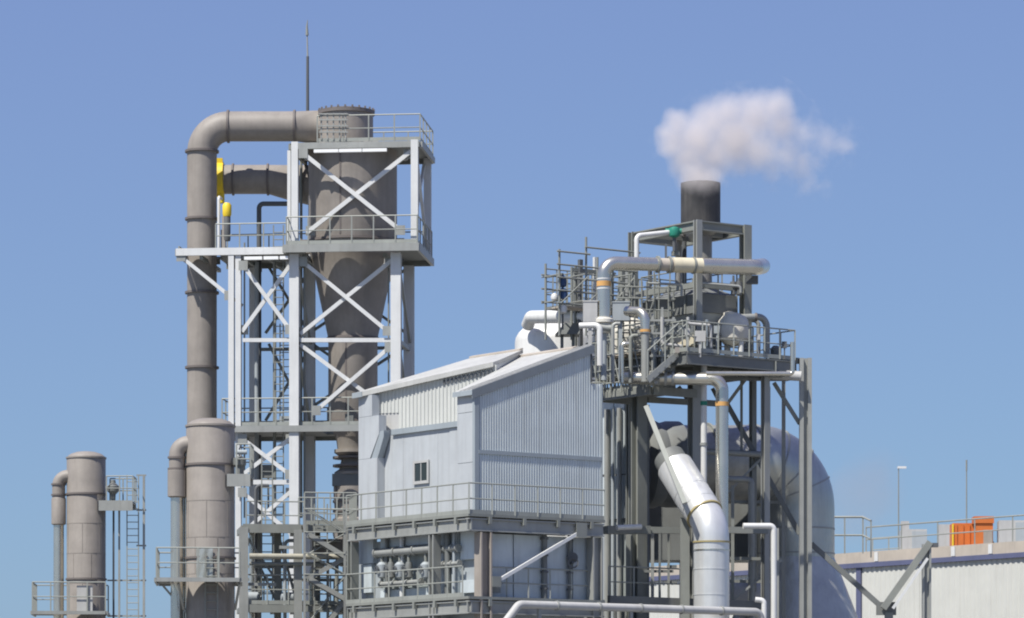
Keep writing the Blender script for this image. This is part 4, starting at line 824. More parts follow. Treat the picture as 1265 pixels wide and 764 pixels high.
single('flange_drum', 'rounded grey drum low between the white pipe and the silver post', 'drum', B().lathe(0, 0, [(.1, -.9), (.55, -.85), (.62, -.6), (.62, .6), (.55, .85), (.1, .9)], 24, (1, .2, 0), P(920, 738, 141)).obox(Vector((P(920, 738, 141).x-.2, 140.8, 0)), Vector((.4, 0, 0)), Vector((0, .4, 0)), Vector((0, 0, P(920, 752, 141).z))), M['unit'])
# chimney
c = S.xy(uRt*.47, vLf*.45); Yc = c.y; rc = 24.5/F*Yc; z = lambda py: zat(py, Yc); xc = (865.5-CX)/F*Yc
ch = thing('chimney', 'short dark sooty chimney stack giving off white steam', 'chimney', (xc, Yc, z(372)))
part(ch, 'stack', B().lathe(xc, Yc, [(rc, z(284)), (rc, z(227)), (rc-.05, z(226.5)), (rc-.06, z(229)), (rc-.06, z(250))], 40), M['stack'])
part(ch, 'lower_stack', B().lathe(xc + .1, Yc, [(.34, z(364)), (.34, z(292)), (rc*.98, z(284.2))], 28), M['stack_l'])
part(ch, 'flange', B().ring((xc, Yc, z(283)), ZU, rc*.97, rc+.08, .1, 40), M['stack_l'])
for k in range(4):
    a = math.pi/4 + k*math.pi/2; part(ch, 'lug', B().obox(Vector((xc + (rc+.09)*math.cos(a)-.06, Yc + (rc+.09)*math.sin(a)-.06, z(289))), Vector((.12, 0, 0)), Vector((0, .12, 0)), Vector((0, 0, .3))), M['stack_l'])
# hopper plenum below
pn = thing('plenum', 'wide dark grey plenum box below the chimney inside the steel frame', 'plenum', S.pt(uRt/2, vLf/2, ZD))
pu0, pu1, pv0, pv1 = .30, uRt-.22, .20, vLf-.2; za, zb2, zc2 = zat(388, 139), zat(365, 139), zat(352, 140)
part(pn, 'box', B().box(S, pu0, pu1, pv0, pv1, za, zb2), M['casing2'])
part(pn, 'hood', B().hexa([S.pt(pu0, pv0, zb2+.004), S.pt(pu1, pv0, zb2+.004), S.pt(pu1, pv1, zb2+.004), S.pt(pu0, pv1, zb2+.004), S.pt(pu0+.9, pv0+1.2, zc2), S.pt(pu1-.7, pv0+1.2, zc2), S.pt(pu1-.7, pv1-1.2, zc2), S.pt(pu0+.9, pv1-1.2, zc2)]), M['casing2'])
part(pn, 'lower_hopper', B().hexa([S.pt(pu0+.7, pv0+.8, ZD), S.pt(pu1-.6, pv0+.8, ZD), S.pt(pu1-.6, pv1-.8, ZD), S.pt(pu0+.7, pv1-.8, ZD), S.pt(pu0+.1, pv0+.1, za-.004), S.pt(pu1-.1, pv0+.1, za-.004), S.pt(pu1-.1, pv1-.1, za-.004), S.pt(pu0+.1, pv1-.1, za-.004)]), M['casing'])
for v in (pv0+.9, (pv0+pv1)/2, pv1-.9): part(pn, 'stiffener', B().box(S, pu0-.06, pu0-.002, v-.04, v+.04, za, zb2), M['galv2'])
zr2 = zat(366, 138.6)
railing(pn, [S.pt(uRt-.25, .22, zr2), S.pt(pu0-.05, .22, zr2), S.pt(pu0-.05, pv1, zr2), S.pt(uRt-.25, pv1, zr2), S.pt(uRt-.25, .22, zr2)], 1.05, .85, M['galv2'], toe=False)
for i, px in enumerate((906, 913)):
    p = P(px, 364, 139.0); single('valve', ['dark valve with tall spindle on the plenum at the left of a pair', 'dark valve with short spindle on the plenum at the right of a pair'][i], 'valve', B().lathe(p.x, p.y, [(.06, p.z-.05), (.10, p.z), (.09, p.z+.22), (.15, p.z+.26), (.12, p.z+.48), (.05, p.z+.5), (.04, p.z+(.72 if i == 0 else .62))], 14), M['dark'])
# ------------------------------------------------------------------ silver pipes at the top
a0, a1, a2, a3_ = P(746, 392, 136.0), P(746, 325, 136.0), P(934, 330.5, 137.8), P(942, 329, 140.2)
t = thing('overhead_pipe', 'fat silver pipe crossing in front of the chimney, elbow down at its left', 'pipe', a0)
ax = (a2-a1).normalized(); on = lambda px: a1 + (a2-a1)*((px-746)/(934-746))
part(t, 'barrel', B().tube([a0, a1, on(812)], .255, 24, .5, 10), M['silver'])
part(t, 'thick_barrel', B().tube([on(866), a2, a3_], .30, 26, .4, 9), M['silver'])
part(t, 'cream_sleeve', B().tube([on(830), on(866)], .285, 24), M['cream'])
part(t, 'sleeve', B().tube([on(811), on(831)], .245, 24), M['beige'])
for px in (812, 826, 856): part(t, 'flange', B().ring(on(px), ax, .24, .32, .08, 26), M['galv2'])
part(t, 'painted_band', B().ring(P(746, 351, 136.0), ZU, .25, .272, .19, 28), M['oband'])
for py in (357, 345): part(t, 'joint_band', B().ring(P(746, py, 136.0), ZU, .25, .266, .05, 28), M['whitepipe'])
part(t, 'instrument', B().beam(on(822), on(822) + ZU*.78, .08, .08, (0, 1, 0)), M['dark'])
part(t, 'support', B().beam(P(760, 337, 136.1), P(745, 365, 136.3), .05, .05), M['galv'])
part(t, 'end_plate', B().obox(P(922, 340, 138.2) - ZU*.32, Vector((.45, 0, 0)), Vector((0, .3, 0)), Vector((0, 0, .3))), M['dark'])
p0, p1, p2 = P(786.5, 330, 137.5), P(786.5, 291.5, 137.5), P(829, 287, 138.2)
pipe('steam_line', 'slim white pipe bending under the top left beam towards a green valve', [p0, p1, p2], .095, M['whitepipe'], bend=.2, n=14)
gv = thing('valve', 'green valve head beside the chimney under the top beam', 'valve', P(833, 312, 138.2))
g0 = P(833, 286, 138.2)
part(gv, 'head', B().lathe(g0.x, g0.y, [(.10, g0.z-.24), (.20, g0.z-.18), (.24, g0.z-.02), (.20, g0.z+.12), (.08, g0.z+.17)], 18), M['green'])
part(gv, 'side_arm', B().tube([g0 - Vector((.34, 0, 0)), g0 + Vector((.28, 0, 0))], .11, 12), M['green'])
part(gv, 'stem', B().tube([g0 - ZU*.75, g0 - ZU*.2], .07, 10), M['dark'])
part(gv, 'bracket', B().obox(g0 + Vector((-.1, .1, -.9)), Vector((.3, 0, 0)), Vector((0, .25, 0)), Vector((0, 0, .16))), M['galv2'])
# second riser column inside frame (dark) near px 840
pipe('riser_pipe', 'dark twin riser pipe just left of the chimney base', [P(838, 365, 141.2), P(838, 292, 141.2), P(848, 288, 141.0)], .13, M['stack_l'], bend=.2, n=14)
pipe('riser_pipe', 'thin dark riser pipe right beside the twin riser under the chimney', [P(845.5, 365, 141.6), P(845.5, 296, 141.6)], .09, M['dark'], n=12)
# elbow pipe with orange band, white cross pipe, boxes, domes
pipe('elbow_pipe', 'small silver elbow pipe with orange band above the caged deck', [P(774, 384.5, 136.8), P(797, 386, 136.2), P(797, 412, 136.2)], .185, M['silver'], bend=.36, n=20, bands=[(P(797, 409, 136.2), ZU, .10, M['oband'])], flanges=[(P(778, 384.8, 136.7), (1, 0, 0), .06)])
pipe('cross_pipe', 'short white level pipe with a branch dropping behind the roof corner', [P(716, 402.5, 135.2), P(741, 402, 135.0), P(741, 452, 135.0)], .11, M['whitepipe'], bend=.2, n=18)
for lab, px0, px1, y0, y1, Y, m_ in (('light grey upright cabinet left of the banded silver pipe', 720.5, 738, 373, 398, 135.8, 'unit'), ('darker grey cabinet right of the banded silver pipe', 757, 778, 374, 396, 137.6, 'casing'), ('dark grey sloping equipment cover behind the roof ridge', 686, 716, 399, 413, 139.6, 'casing2')):
    p = P(px0, y1, Y); b = B(); wd = (px1-px0)/F*Y; ht = (y1-y0)/F*Y
    if 'sloping' in lab: b.hexa([p, p+Vector((wd, 0, 0)), p+Vector((wd, 1, 0)), p+Vector((0, 1, 0)), p+Vector((.35, .1, ht)), p+Vector((wd, .1, ht)), p+Vector((wd, .9, ht)), p+Vector((.35, .9, ht))]); b.obox(p + Vector((.2, .3, -3)), Vector((.12, 0, 0)), Vector((0, .12, 0)), Vector((0, 0, 2.998))); b.obox(p + Vector((wd-.3, .3, -3)), Vector((.12, 0, 0)), Vector((0, .12, 0)), Vector((0, 0, 2.998)))
    else:
        b.obox(p, Vector((wd, 0, 0)), Vector((0, .45, 0)), Vector((0, 0, ht))); b.obox(p + Vector((-.02, -.02, ht)), Vector((wd+.04, 0, 0)), Vector((0, .49, 0)), Vector((0, 0, .05)))
        b.obox(p + Vector((wd*.35, .15, -2.2)), Vector((.14, 0, 0)), Vector((0, .14, 0)), Vector((0, 0, 2.198)))
    single('cabinet' if 'cabinet' in lab else 'equipment_cover', lab, 'cabinet' if 'cabinet' in lab else 'cover', b, M[m_])
def dome(name, lab, px, Y, rpx, ytop, ybase, m, squash=.6):     # ybase below the ground row means it stands on the ground
    k = F/Y; x = (px-CX)/k; r_ = rpx/k; zt = zat(ytop, Y); prof = [(r_, max(0.0, zat(ybase, Y))), (r_, zt - r_*squash)]
    for i in range(1, 9):
        a = i*math.pi/16; prof.append((r_*math.cos(a), zt - r_*squash + r_*squash*math.sin(a)))
    return single(name, lab, 'tank', B().lathe(x, Y, prof, 44), m)
dome('dome_tank', 'pale silver domed tank rising behind the building roof', 692, 147, 56, 393, 1000, M['whitepipe'], .55)
dome('dome_tank', 'smaller beige domed tank behind the caged access deck', 770, 140.6, 34, 390, 470, M['insul'], .8)
pipe('roof_pipe', 'pale fat pipe lying level above the domed tank behind the roof', [P(652, 402, 145.5), P(656, 392, 145.0), P(735, 391, 141)], .26, M['whitepipe'], bend=.3, n=20)
# white insulated vessel with pipe
iv = thing('insulated_vessel', 'small vessel wrapped in a lumpy white blanket on the upper right deck', 'vessel', P(906, 441, 138.6))
i0 = P(906, 424, 138.6); k = F/138.6; zz = lambda py: zat(py, 138.6)
prof = [(.14, zz(428)), (.40, zz(425)), (.56, zz(419)), (.60, zz(406)), (.54, zz(397)), (.42, zz(391)), (.22, zz(387.5)), (.05, zz(386.5))]
b = B().lathe(i0.x, i0.y, prof, 26)
for p in b.v:
    h = math.sin(p.x*9+p.z*5)*math.cos(p.y*8-p.z*7); p.x += .045*h; p.y += .045*h
part(iv, 'blanket', b, M['insul'])
part(iv, 'leg', B().tube([P(915.5, 441, 138.3), P(915.5, 421, 138.3)], .10, 12), M['whitepipe']); part(iv, 'leg', B().tube([P(898, 441, 138.9), P(898, 421, 138.9)], .10, 12), M['whitepipe'])
part(iv, 'cap', B().lathe(i0.x-.15, i0.y-.1, [(.24, zz(392)), (.24, zz(387)), (.08, zz(385.5))], 18), M['insul'])
pipe('looped_pipe', 'thick grey pipe looping from the white vessel to the deck at its right', [P(914, 392.5, 138.7), P(947, 391.5, 139.2), P(947, 441, 139.2)], .13, M['galv'], bend=.36, n=18, flanges=[(P(934, 392, 139.0), (1, 0, 0), .08)])
pipe('looped_pipe', 'slim grey pipe dropping inside the thick pipe loop by the white vessel', [P(922, 396, 139.6), P(937, 396, 139.6), P(937, 441, 139.6)], .08, M['galv'], bend=.2, n=12)
cc = B(); p = P(827, 427, 137.6); cc.hexa([p, p+Vector((.95, 0, 0)), p+Vector((.95, .5, 0)), p+Vector((0, .5, 0)), p+Vector((.05, .05, .22)), p+Vector((.95, .05, .42)), p+Vector((.95, .45, .42)), p+Vector((.05, .45, .22))]); cc.obox(p + Vector((.3, .2, -.43)), Vector((.3, 0, 0)), Vector((0, .2, 0)), Vector((0, 0, .428)))
single('duct_cover', 'cream sloping cover low on the deck below the plenum', 'cover', cc, M['cream'])
pb_ = B(); p = P(858.5, 422, 136.4); pb_.obox(p, Vector((.40, 0, 0)), Vector((0, .2, 0)), Vector((0, 0, .40))); pb_.obox(p + Vector((.15, .05, -.58)), Vector((.08, 0, 0)), Vector((0, .08, 0)), Vector((0, 0, .578)))
single('control_box', 'pale grey control box on the deck rail below the chimney', 'box', pb_, M['unit'])
t_big = thing('pipe_fitting', 'lumpy cream flanged fitting under the banded silver pipe', 'fitting', P(746, 412, 136.0))
part(t_big, 'body', B().lathe(P(746, 400, 136.0).x, 136.0, [(.2, zat(412, 136)), (.26, zat(409, 136)), (.3, zat(404, 136)), (.24, zat(400, 136)), (.36, zat(399, 136)), (.36, zat(395, 136)), (.3, zat(393.5, 136)), (.3, zat(392.2, 136))], 24), M['insul'])
part(t_big, 'branch', B().tube([P(738, 404, 135.8), P(756, 406, 135.8)], .13, 14), M['galv']); part(t_big, 'drop', B().tube([P(746, 470, 136.0), P(746, 411, 136.0)], .11, 14), M['casing'])
tl = thing('drop_pipe', 'thin grey pipe below the orange banded elbow down to the caged deck', 'pipe', P(797, 472, 136.2)); part(tl, 'barrel', B().tube([P(797, 472, 136.2), P(797, 412.3, 136.2)], .15, 14), M['galv'])
for i_, (px, py0, py1, Y_, r_, m_, lab) in enumerate(((757, 400, 473, 135.6, .07, 'galv', 'thin grey upright pipe at the left of the caged deck'), (768, 425, 473, 135.9, .09, 'silver', 'silver upright pipe in the middle of the caged deck'), (779, 415, 473, 136.6, .08, 'galv2', 'dull upright pipe behind the middle of the caged deck'), (808, 420, 470, 137.4, .10, 'casing', 'blue grey upright pipe by the foot of the sloping stair'))):
    p0 = P(px, py1, Y_); pipe('upright_pipe', lab, [p0, P(px, py0, Y_), P(px+9, py0, Y_)], r_, M[m_], bend=.15, n=12)
ud = thing('cable_tray', 'dark cable tray with hangers slung under the upper deck', 'cable tray', P(880, 470, 138))
for py, Y_, h_ in ((463, 137.4, .12), (469, 138.2, .1)):
    p0, p1 = P(806, py-1, Y_-.6), P(975, py, Y_+1.4); part(ud, 'tray', B().beam(p0, p1, .4, h_), M['casing2'])
    for k_ in range(5): c_ = p0.lerp(p1, .1+.2*k_); part(ud, 'hanger', B().beam(c_, Vector((c_.x, c_.y, ZD-.1)), .05, .05, (0, 1, 0)), M['galv2'])
pipe('deck_pipe', 'dull pipe with a kink slung under the right part of the upper deck', [P(905, 457, 138.2), P(938, 458, 138.6), P(952, 464, 138.8), P(984, 465, 139.2)], .09, M['galv2'], bend=.2, n=14)
pipe('deck_pipe', 'pale pipe end poking out below the upper deck edge near the tall column', [P(936, 462, 139.2), P(990, 465, 139.0)], .19, M['unit'], n=16)
for i_, (px, Y_, w_, h_, lab) in enumerate(((872, 137.2, .5, .55, 'small grey motor housing on the upper deck left of the white vessel'), (886, 138.8, .35, .8, 'dark upright cylinder on the upper deck beside the white vessel'), (958, 139.6, .4, .6, 'dark valve body behind the rail at the right end of the upper deck'))):
    c_ = P(px, 441, Y_); single('deck_equipment', lab, 'equipment', B().lathe(c_.x, c_.y, [(w_*.3, ZD-.004), (w_*.3, ZD+h_*.25), (w_*.5, ZD+h_*.3), (w_*.5, ZD+h_*.8), (w_*.25, ZD+h_)], 18), M['casing' if i_ == 0 else 'casing2'])
for i_, (px, py, lab) in enumerate(((834, 436, 'small valve with red brown wheel by the cream cover'), (846, 414, 'small grey gauge box on the deck rail left of the near column'), (882, 412, 'grey gauge box on the rail just left of the white vessel'), (934, 420, 'grey gauge box on the rail by the thick pipe loop'), (966, 430, 'dark gauge box near the right end of the upper deck rail'))):
    p_ = P(px, py, 136.2 + .02*(px-834)); sz = .16 + .03*(i_ % 3)
    b_ = B().obox(p_, Vector((sz, 0, 0)), Vector((0, .14, 0)), ZU*sz*1.3).obox(Vector((p_.x+sz*.4, p_.y+.04, ZD-.003)), Vector((.05, 0, 0)), Vector((0, .05, 0)), ZU*(p_.z-ZD+.002)) if p_.z > ZD else B().obox(p_, Vector((sz, 0, 0)), Vector((0, .14, 0)), ZU*sz*1.3)
    single('gauge_box', lab, 'instrument', b_, M[['brown', 'unit', 'casing', 'unit', 'dark'][i_]])
for i_, (pts, r_, lab) in enumerate((([(800, 350), (842, 352), (842, 366)], .05, 'thin conduit bent along the left side of the plenum top'), ([(868, 350), (915, 354), (915, 362)], .05, 'thin conduit bent along the right side of the plenum top'), ([(818, 392), (818, 425), (842, 428)], .07, 'pale small pipe dropping in front of the plenum hopper'), ([(873, 395), (873, 428)], .06, 'short thin pipe between the near column and the white vessel'), ([(850, 392), (850, 400), (878, 402), (878, 430)], .06, 'thin pipe with two bends under the plenum box'))):
    pipe('small_pipe', lab, [P(a_, b_, 137.2 if i_ < 2 else 136.9) for a_, b_ in pts], r_, M[['galv', 'galv', 'unit', 'silver', 'unit'][i_]], bend=.12, n=10)
il = thing('guard_rail', 'inner guard rail with close posts round the plenum hopper on the upper deck', 'railing', S.pt(pu0, pv0, ZD))
railing(il, [S.pt(pu1+.3, -.35, ZD), S.pt(-.45, -.35, ZD), S.pt(-.45, pv1+.3, ZD)], 1.25, .55, M['galv2'], toe=False, mids=2)
ms = thing('pipe_support', 'tall slender steel frame carrying small pipes left of the plenum', 'steel frame', P(812, 470, 137.0))
for px, yt in ((806, 388), (818, 380), (832, 392)): part(ms, 'post', B().beam(P(px, 470, 137.0), P(px, yt, 137.0), .09, .09, (0, 1, 0)), M['galv'])
for py in (396, 412, 440): part(ms, 'rail', B().beam(P(803, py, 136.93), P(835, py, 136.93), .07, .08), M['galv'])
# stair from the lower to the upper deck
st = thing('stair', 'sloping steel stair with handrails between the two boiler decks', 'stair', P(822, 470, 136.2))
s0, s1 = P(800, 470, 135.9), P(843, 432, 136.6); nv = Vector((.35, .9, 0)).normalized()*.7
for o in (Vector((0, 0, 0)), nv):
    sg = part(st, 'stringer', B().beam(s0+o, s1+o, .05, .24), M['galv']); part(st, 'handrail', B().tube([s0+o+ZU*1.1, s1+o+ZU*1.1], .03, 8), M['rail'])
    part(st, 'baluster', B().beam(s0+o, s0+o+ZU*1.1, .05, .05), M['rail']); part(st, 'baluster', B().beam(s1+o, s1+o+ZU*1.1, .05, .05), M['rail']); part(st, 'baluster', B().beam((s0+s1)/2+o, (s0+s1)/2+o+ZU*1.1, .05, .05), M['rail'])
tr = B()
for k in range(6):
    c = s0.lerp(s1, (k+.5)/6); tr.obox(c + Vector((-.12, 0, 0)), Vector((.24, 0, 0)), nv, ZU*.04)
part(st, 'treads', tr, M['deck'], kind='stuff')
# lower silver pipes
a0, a1, a2 = P(770, 467, 137.0), P(892, 468.5, 136.5), Vector((P(892, 468.5, 136.5).x, 136.5, 0))
pipe('elbow_pipe', 'silver pipe running level below the deck then bending straight down with an orange band', [a0, a1, a2], .24, M['silver'], bend=.45, n=24, bands=[(P(892, 499.5, 136.5), ZU, .16, M['oband'])], flanges=[(P(px, 467.4, 137.0-.0041*(px-770)), (1, 0, 0), .10) for px in (804, 813, 822, 831)], fm=M['galv'])
a0 = P(869.5, 440, 137.3); pipe('thin_riser', 'thin white vertical pipe with green band beside the banded silver pipe', [Vector((a0.x, a0.y, 0)), a0], .115, M['whitepipe'], n=14, bands=[(P(869.5, 498.5, 137.3), ZU, .16, M['green'])], flanges=[(P(869.5, 549, 137.3), ZU, .10)], fm=M['galv'])
pipe('instrument_pipe', 'white slim upright pipe at the far right end of the upper deck', [P(872, 461.5, 135.9), P(979, 462, 136.2), P(979, 423, 136.2)], .085, M['silver'], bend=.1, n=12)
pipe('frame_pipe', 'grey pipe with a square corner in front of the big silver duct, higher one', [P(872, 558, 140), P(948, 562, 140.2), P(948, 478, 140.2)], .12, M['galv'], bend=.12, n=14)
a0 = P(928, 593, 139.6); pipe('frame_pipe', 'grey pipe with a square corner in front of the big silver duct, lower one', [P(898, 592, 139.6), a0, Vector((a0.x, a0.y, 0))], .12, M['galv'], bend=.15, n=14)
a0 = P(956, 650, 136.6); pipe('frame_pipe', 'bright silver pipe turning down at the steel post near the front pipe', [P(918, 650, 136.4), a0, Vector((a0.x, a0.y, zat(800, 136.6)))], .11, M['whitepipe'], bend=.16, n=14)
pipe('short_pipe', 'short cream pipe lying on the beam under the boiler casing', [P(762, 652, 135.9), P(792, 651, 136.3)], .10, M['whitepipe'], n=14)
a0 = P(944, 742, 135.2); pipe('frame_pipe', 'small white pipe elbow low at the right end of the front pipe', [P(933, 741, 135.2), a0, Vector((a0.x, a0.y, 0))], .10, M['whitepipe'], bend=.15, n=14)
# slanting white pipe
w0, w1 = P(834, 578, 136.75), P(879, 650, 134.9); w2 = Vector((w1.x, w1.y, 0)); axw = (w1-w0).normalized()
t = thing('slanting_pipe', 'fat white pipe slanting down from the boiler and bending to vertical with yellow edged joints', 'pipe', w2)
part(t, 'barrel', B().tube([w0, w1 - axw*.62], .70, 32), M['silverw'])
part(t, 'shade_dark_barrel', B().tube([w0 - axw*.55, w0 + axw*.05], .60, 28), M['casing2'])  # dark grey puts the shadow on the pipe's upper end into its colour
part(t, 'elbow', B().tube([w1 - axw*.63, w1, w1 - ZU*.63], .66, 32, 1.25, 10), M['silverw'])
part(t, 'riser', B().tube([w1 - ZU*.62, w2], .665, 32), M['silverw'])
for k in range(4): part(t, 'lap_joint', B().ring(w1 - ZU*(1.6 + .95*k), ZU, .66, .677, .04, 36), M['silverw'])
for k in (.45, 1.15): part(t, 'lap_joint', B().ring(w1 - axw*k - axw*.6, axw, .69, .712, .04, 36), M['silverw'])
part(t, 'joint_band', B().ring(w1 - axw*.62, axw, .65, .715, .07, 36), M['yband']); part(t, 'joint_band', B().ring(w1 - ZU*.60, ZU, .65, .695, .06, 36), M['yband'])
part(t, 'strap', B().ring(w1 - ZU*.9, ZU, .66, .685, .05, 36), M['silver'])
# ------------------------------------------------------------------ big silver duct with elbow
e0, e1 = P(792, 574, 145.2), P(982, 574, 147.2); e2_ = Vector((e1.x, e1.y, zat(700, 147.2))); rD = 49/F*146.6
t = thing('elbow_duct', 'huge dull silver duct sweeping over and down through a wide elbow on the right', 'duct', Vector((e1.x, e1.y, 0)))
axd = (e1-e0).normalized(); on = lambda px: e0 + (e1-e0)*((px-792)/(982-792))
part(t, 'elbow', B().tube([on(915), e1, e2_], rD, 56, 1.72, 18), M['silver2'])
part(t, 'barrel', B().tube([on(840), on(918)], rD*.985, 48), M['duct_dark'])
part(t, 'expansion_joint', B().lathe(0, 0, [(rD*.95, 0), (rD*1.09, .2), (rD*1.10, .55), (rD*1.03, .8), (rD*1.08, 1.1), (rD*1.08, 1.6), (rD*.97, 1.8)], 44, axd, on(790)), M['casing2'])
part(t, 'flange', B().ring(on(929), axd, rD*.98, rD+.05, .14, 52), M['galv2']); part(t, 'flange', B().ring(on(872), axd, rD*.97, rD+.08, .10, 52), M['galv2'])
ang = [2.25, ]
cb = on(982) - axd*1.72; cc_ = Vector((cb.x, cb.y, cb.z-1.72))
for a_ in (22, 45, 68): n_ = axd*math.cos(R(a_)) - ZU*math.sin(R(a_)); rd_ = axd*math.sin(R(a_)) + ZU*math.cos(R(a_)); part(t, 'gore_seam', B().ring(cc_ + rd_*1.72, n_, rD*.99, rD+.022, .06, 52), M['galv'])
for zz_ in (.9, 1.9): part(t, 'gore_seam', B().ring(Vector((e1.x, e1.y, e1.z-1.72-zz_)), ZU, rD*.99, rD+.02, .06, 52), M['galv'])
part(t, 'flange', B().ring(e2_, ZU, rD*.98, rD+.10, .12, 52), M['silver2'])
part(t, 'cone', B().lathe(e1.x, e1.y, [(rD*1.0, zat(690, 147.2)), (rD*1.06, zat(697, 147.2)), (82/F*147.2, zat(775, 147.2)), (120/F*147.2, zat(860, 147.2)), (120/F*147.2, 0)][::-1], 56), M['silver3'])
rng = random.Random(11)
# ================================================================== SCAFFOLD, SERVICE DECK, BLUE VALVES
A = Frame(674, 139, 36)
sc = thing('scaffold', 'tubular scaffold of thin standards and ledgers above the roof of the clad building', 'scaffold', A.pt(1, 0, zat(430, 139)))
tp = lambda px, v: A.u(px, v)
def rod(p, q_, r_=.036, name='ledger', m='galv2'): part(sc, name, B().tube([p, q_], r_, 8), M[m])
zz = lambda py, u, v: A.z(py, u, v)
f_v, b_v = -1.0, 0.0
front = [(tp(691, f_v), 308), (tp(724, f_v), 293), (tp(757, f_v), 318), (tp(782, f_v), 330)]; back = [(0.0, 326), (tp(706, b_v), 330), (tp(738, b_v), 318), (tp(768, b_v), 325)]
for u, yt in front: rod(A.pt(u, f_v, zz(415, u, f_v)), A.pt(u, f_v, zz(yt, u, f_v)), .045, 'standard')
for u, yt in back: rod(A.pt(u, b_v, zz(420, u, b_v)), A.pt(u, b_v, zz(yt, u, b_v)), .045, 'standard')
for py, i0_, i1_ in ((311, 0, 1), (327, 0, 3), (343, 0, 3), (359, 0, 3), (375, 0, 3)):
    rod(A.pt(front[i0_][0]-.15, f_v-.06, zz(py, front[0][0], f_v)), A.pt(front[i1_][0]+.15, f_v-.06, zz(py, front[0][0], f_v)))
rod(A.pt(front[1][0]-.1, f_v-.06, zz(306, front[1][0], f_v)), A.pt(front[3][0]+.3, f_v-.06, zz(306, front[1][0], f_v)))
for py in (340, 357, 373): rod(A.pt(-.15, b_v+.06, zz(py, 0, 0)), A.pt(back[3][0]+.1, b_v+.06, zz(py, 0, 0)))
for i in range(4):
    for py in (342, 374): rod(A.pt(front[i][0]+.06, f_v-.1, zz(py, front[i][0], 0)), A.pt(front[i][0]+.06, b_v+.2, zz(py, front[i][0], 0)), .03, 'transom')
for i in range(3): rod(A.pt(front[i][0], f_v-.1, zz(375, front[i][0], f_v)), A.pt(front[i+1][0], f_v-.1, zz(343, front[i+1][0], f_v)), .026, 'brace')
zdk = zz(384, 1, 0)
for k in range(3): part(sc, 'board', B().box(A, .2, front[3][0], f_v+.08+k*.28, f_v+.32+k*.28, zdk, zdk+.05), M['beige'])
cg = thing('scaffold', 'dense tubular scaffold cage around the access deck right of the clad wall', 'scaffold', S.pt(eu0, ev0, ZD1-.1))
def crod(p, q_, r_=.03, name='ledger', m='rail'): part(cg, name, B().tube([p, q_], r_, 7), M[m])
vg = [ev0 + (ev1-ev0)*k/5 for k in range(6)]; ug = [eu0-.35, eu0+.9]
for j, u_ in enumerate(ug):
    for k, v_ in enumerate(vg):
        crod(S.pt(u_, v_, ZD1-.15), S.pt(u_, v_, zat((392, 410, 398, 415, 388, 400)[k] + 6*j, 136)), .036, 'standard')
    for h_ in (.25, .75, 1.35, 1.9, 2.35): crod(S.pt(u_-.05, vg[0]-.15, ZD1+h_+.04*j), S.pt(u_-.05, vg[-1]+.15, ZD1+h_+.04*j))
for k, v_ in enumerate(vg):
    for h_ in (.5, 1.6): crod(S.pt(ug[0], v_+.05, ZD1+h_), S.pt(ug[1], v_+.05, ZD1+h_), .028, 'transom')
for k in (0, 2, 4): crod(S.pt(ug[0]-.08, vg[k], ZD1+.2), S.pt(ug[0]-.08, vg[k+1], ZD1+2.2), .026, 'brace')
for k in range(3): part(cg, 'board', B().box(S, ug[0]+.08+k*.36, ug[0]+.40+k*.36, vg[0], vg[-1], ZD1+1.28, ZD1+1.32), M['beige'])
# a third, higher scaffold bay between the banded pipe and the plenum
cb = thing('scaffold', 'narrow tubular scaffold bay between the banded silver pipe and the plenum box', 'scaffold', P(790, 430, 138.5))
def brod(p, q_, r_=.03, name='ledger'): part(cb, name, B().tube([p, q_], r_, 7), M['galv2'])
xs_ = (764, 778, 793, 808, 826)
for k, px in enumerate(xs_):
    for Y_ in (138.0, 139.1): brod(P(px + 6*(Y_ > 138.5), 435, Y_), P(px + 6*(Y_ > 138.5), (352, 340, 348, 336, 350)[k], Y_), .034, 'standard')
for py in (356, 370, 384, 398, 413):
    for Y_ in (138.0, 139.1): brod(P(760, py-2, Y_-.1), P(834, py, Y_+.1))
for px in (764, 793, 826):
    for py in (372, 400): brod(P(px, py, 137.9), P(px+7, py, 139.2), .026, 'transom')
for a_, b_ in ((764, 778), (793, 808)): brod(P(a_, 413, 137.92), P(b_, 370, 137.92), .024, 'brace')
sp = thing('service_deck', 'crowded railed service deck behind the banded silver pipe', 'platform', A.pt(3, 1.2, zat(376, 140)))
Zs = zat(372, 140.5); a_, b_ = tp(708, 1.0), tp(812, 1.0)
part(sp, 'deck', B().box(A, a_, b_, 1.0, 2.8, Zs-.1, Zs), M['deck']); part(sp, 'edge_beam', B().box(A, a_, b_, .9, .998, Zs-.3, Zs+.03), M['galv2'])
railing(sp, [A.pt(a_, 2.75, Zs), A.pt(a_, 1.0, Zs), A.pt(b_, 1.0, Zs)], 1.15, .45, M['galv2'], toe=False)
railing(sp, [A.pt(a_, 2.75, Zs), A.pt(b_, 2.75, Zs)], 1.5, .5, M['galv2'], toe=False, mids=2)
for px, v, yt, m_, wd in ((717, 1.3, 321, 'dark', .15), (711, 1.5, 330, 'galv2', .10), (735, 1.5, 318, 'whitepipe', .12), (768, 1.4, 330, 'galv2', .2), (776, 2.0, 322, 'galv', .26), (803, 1.6, 332, 'dark', .12), (750, 2.2, 340, 'galv2', .1)):
    u = tp(px, v); part(sp, 'stanchion', B().beam(A.pt(u, v, zat(430, 140)), A.pt(u, v, A.z(yt, u, v)), wd, wd, A.Y), M[m_])
part(sp, 'top_beam', B().beam(A.pt(tp(706, 1.4), 1.4, A.z(330, 1, 1.4)), A.pt(tp(740, 1.4), 1.4, A.z(330, 1, 1.4)), .14, .14), M['galv2'])
bv = thing('blue_valve', 'dark blue double valve with white ball hanging on the left end of the scaffold', 'valve', P(695, 385, 138.4))
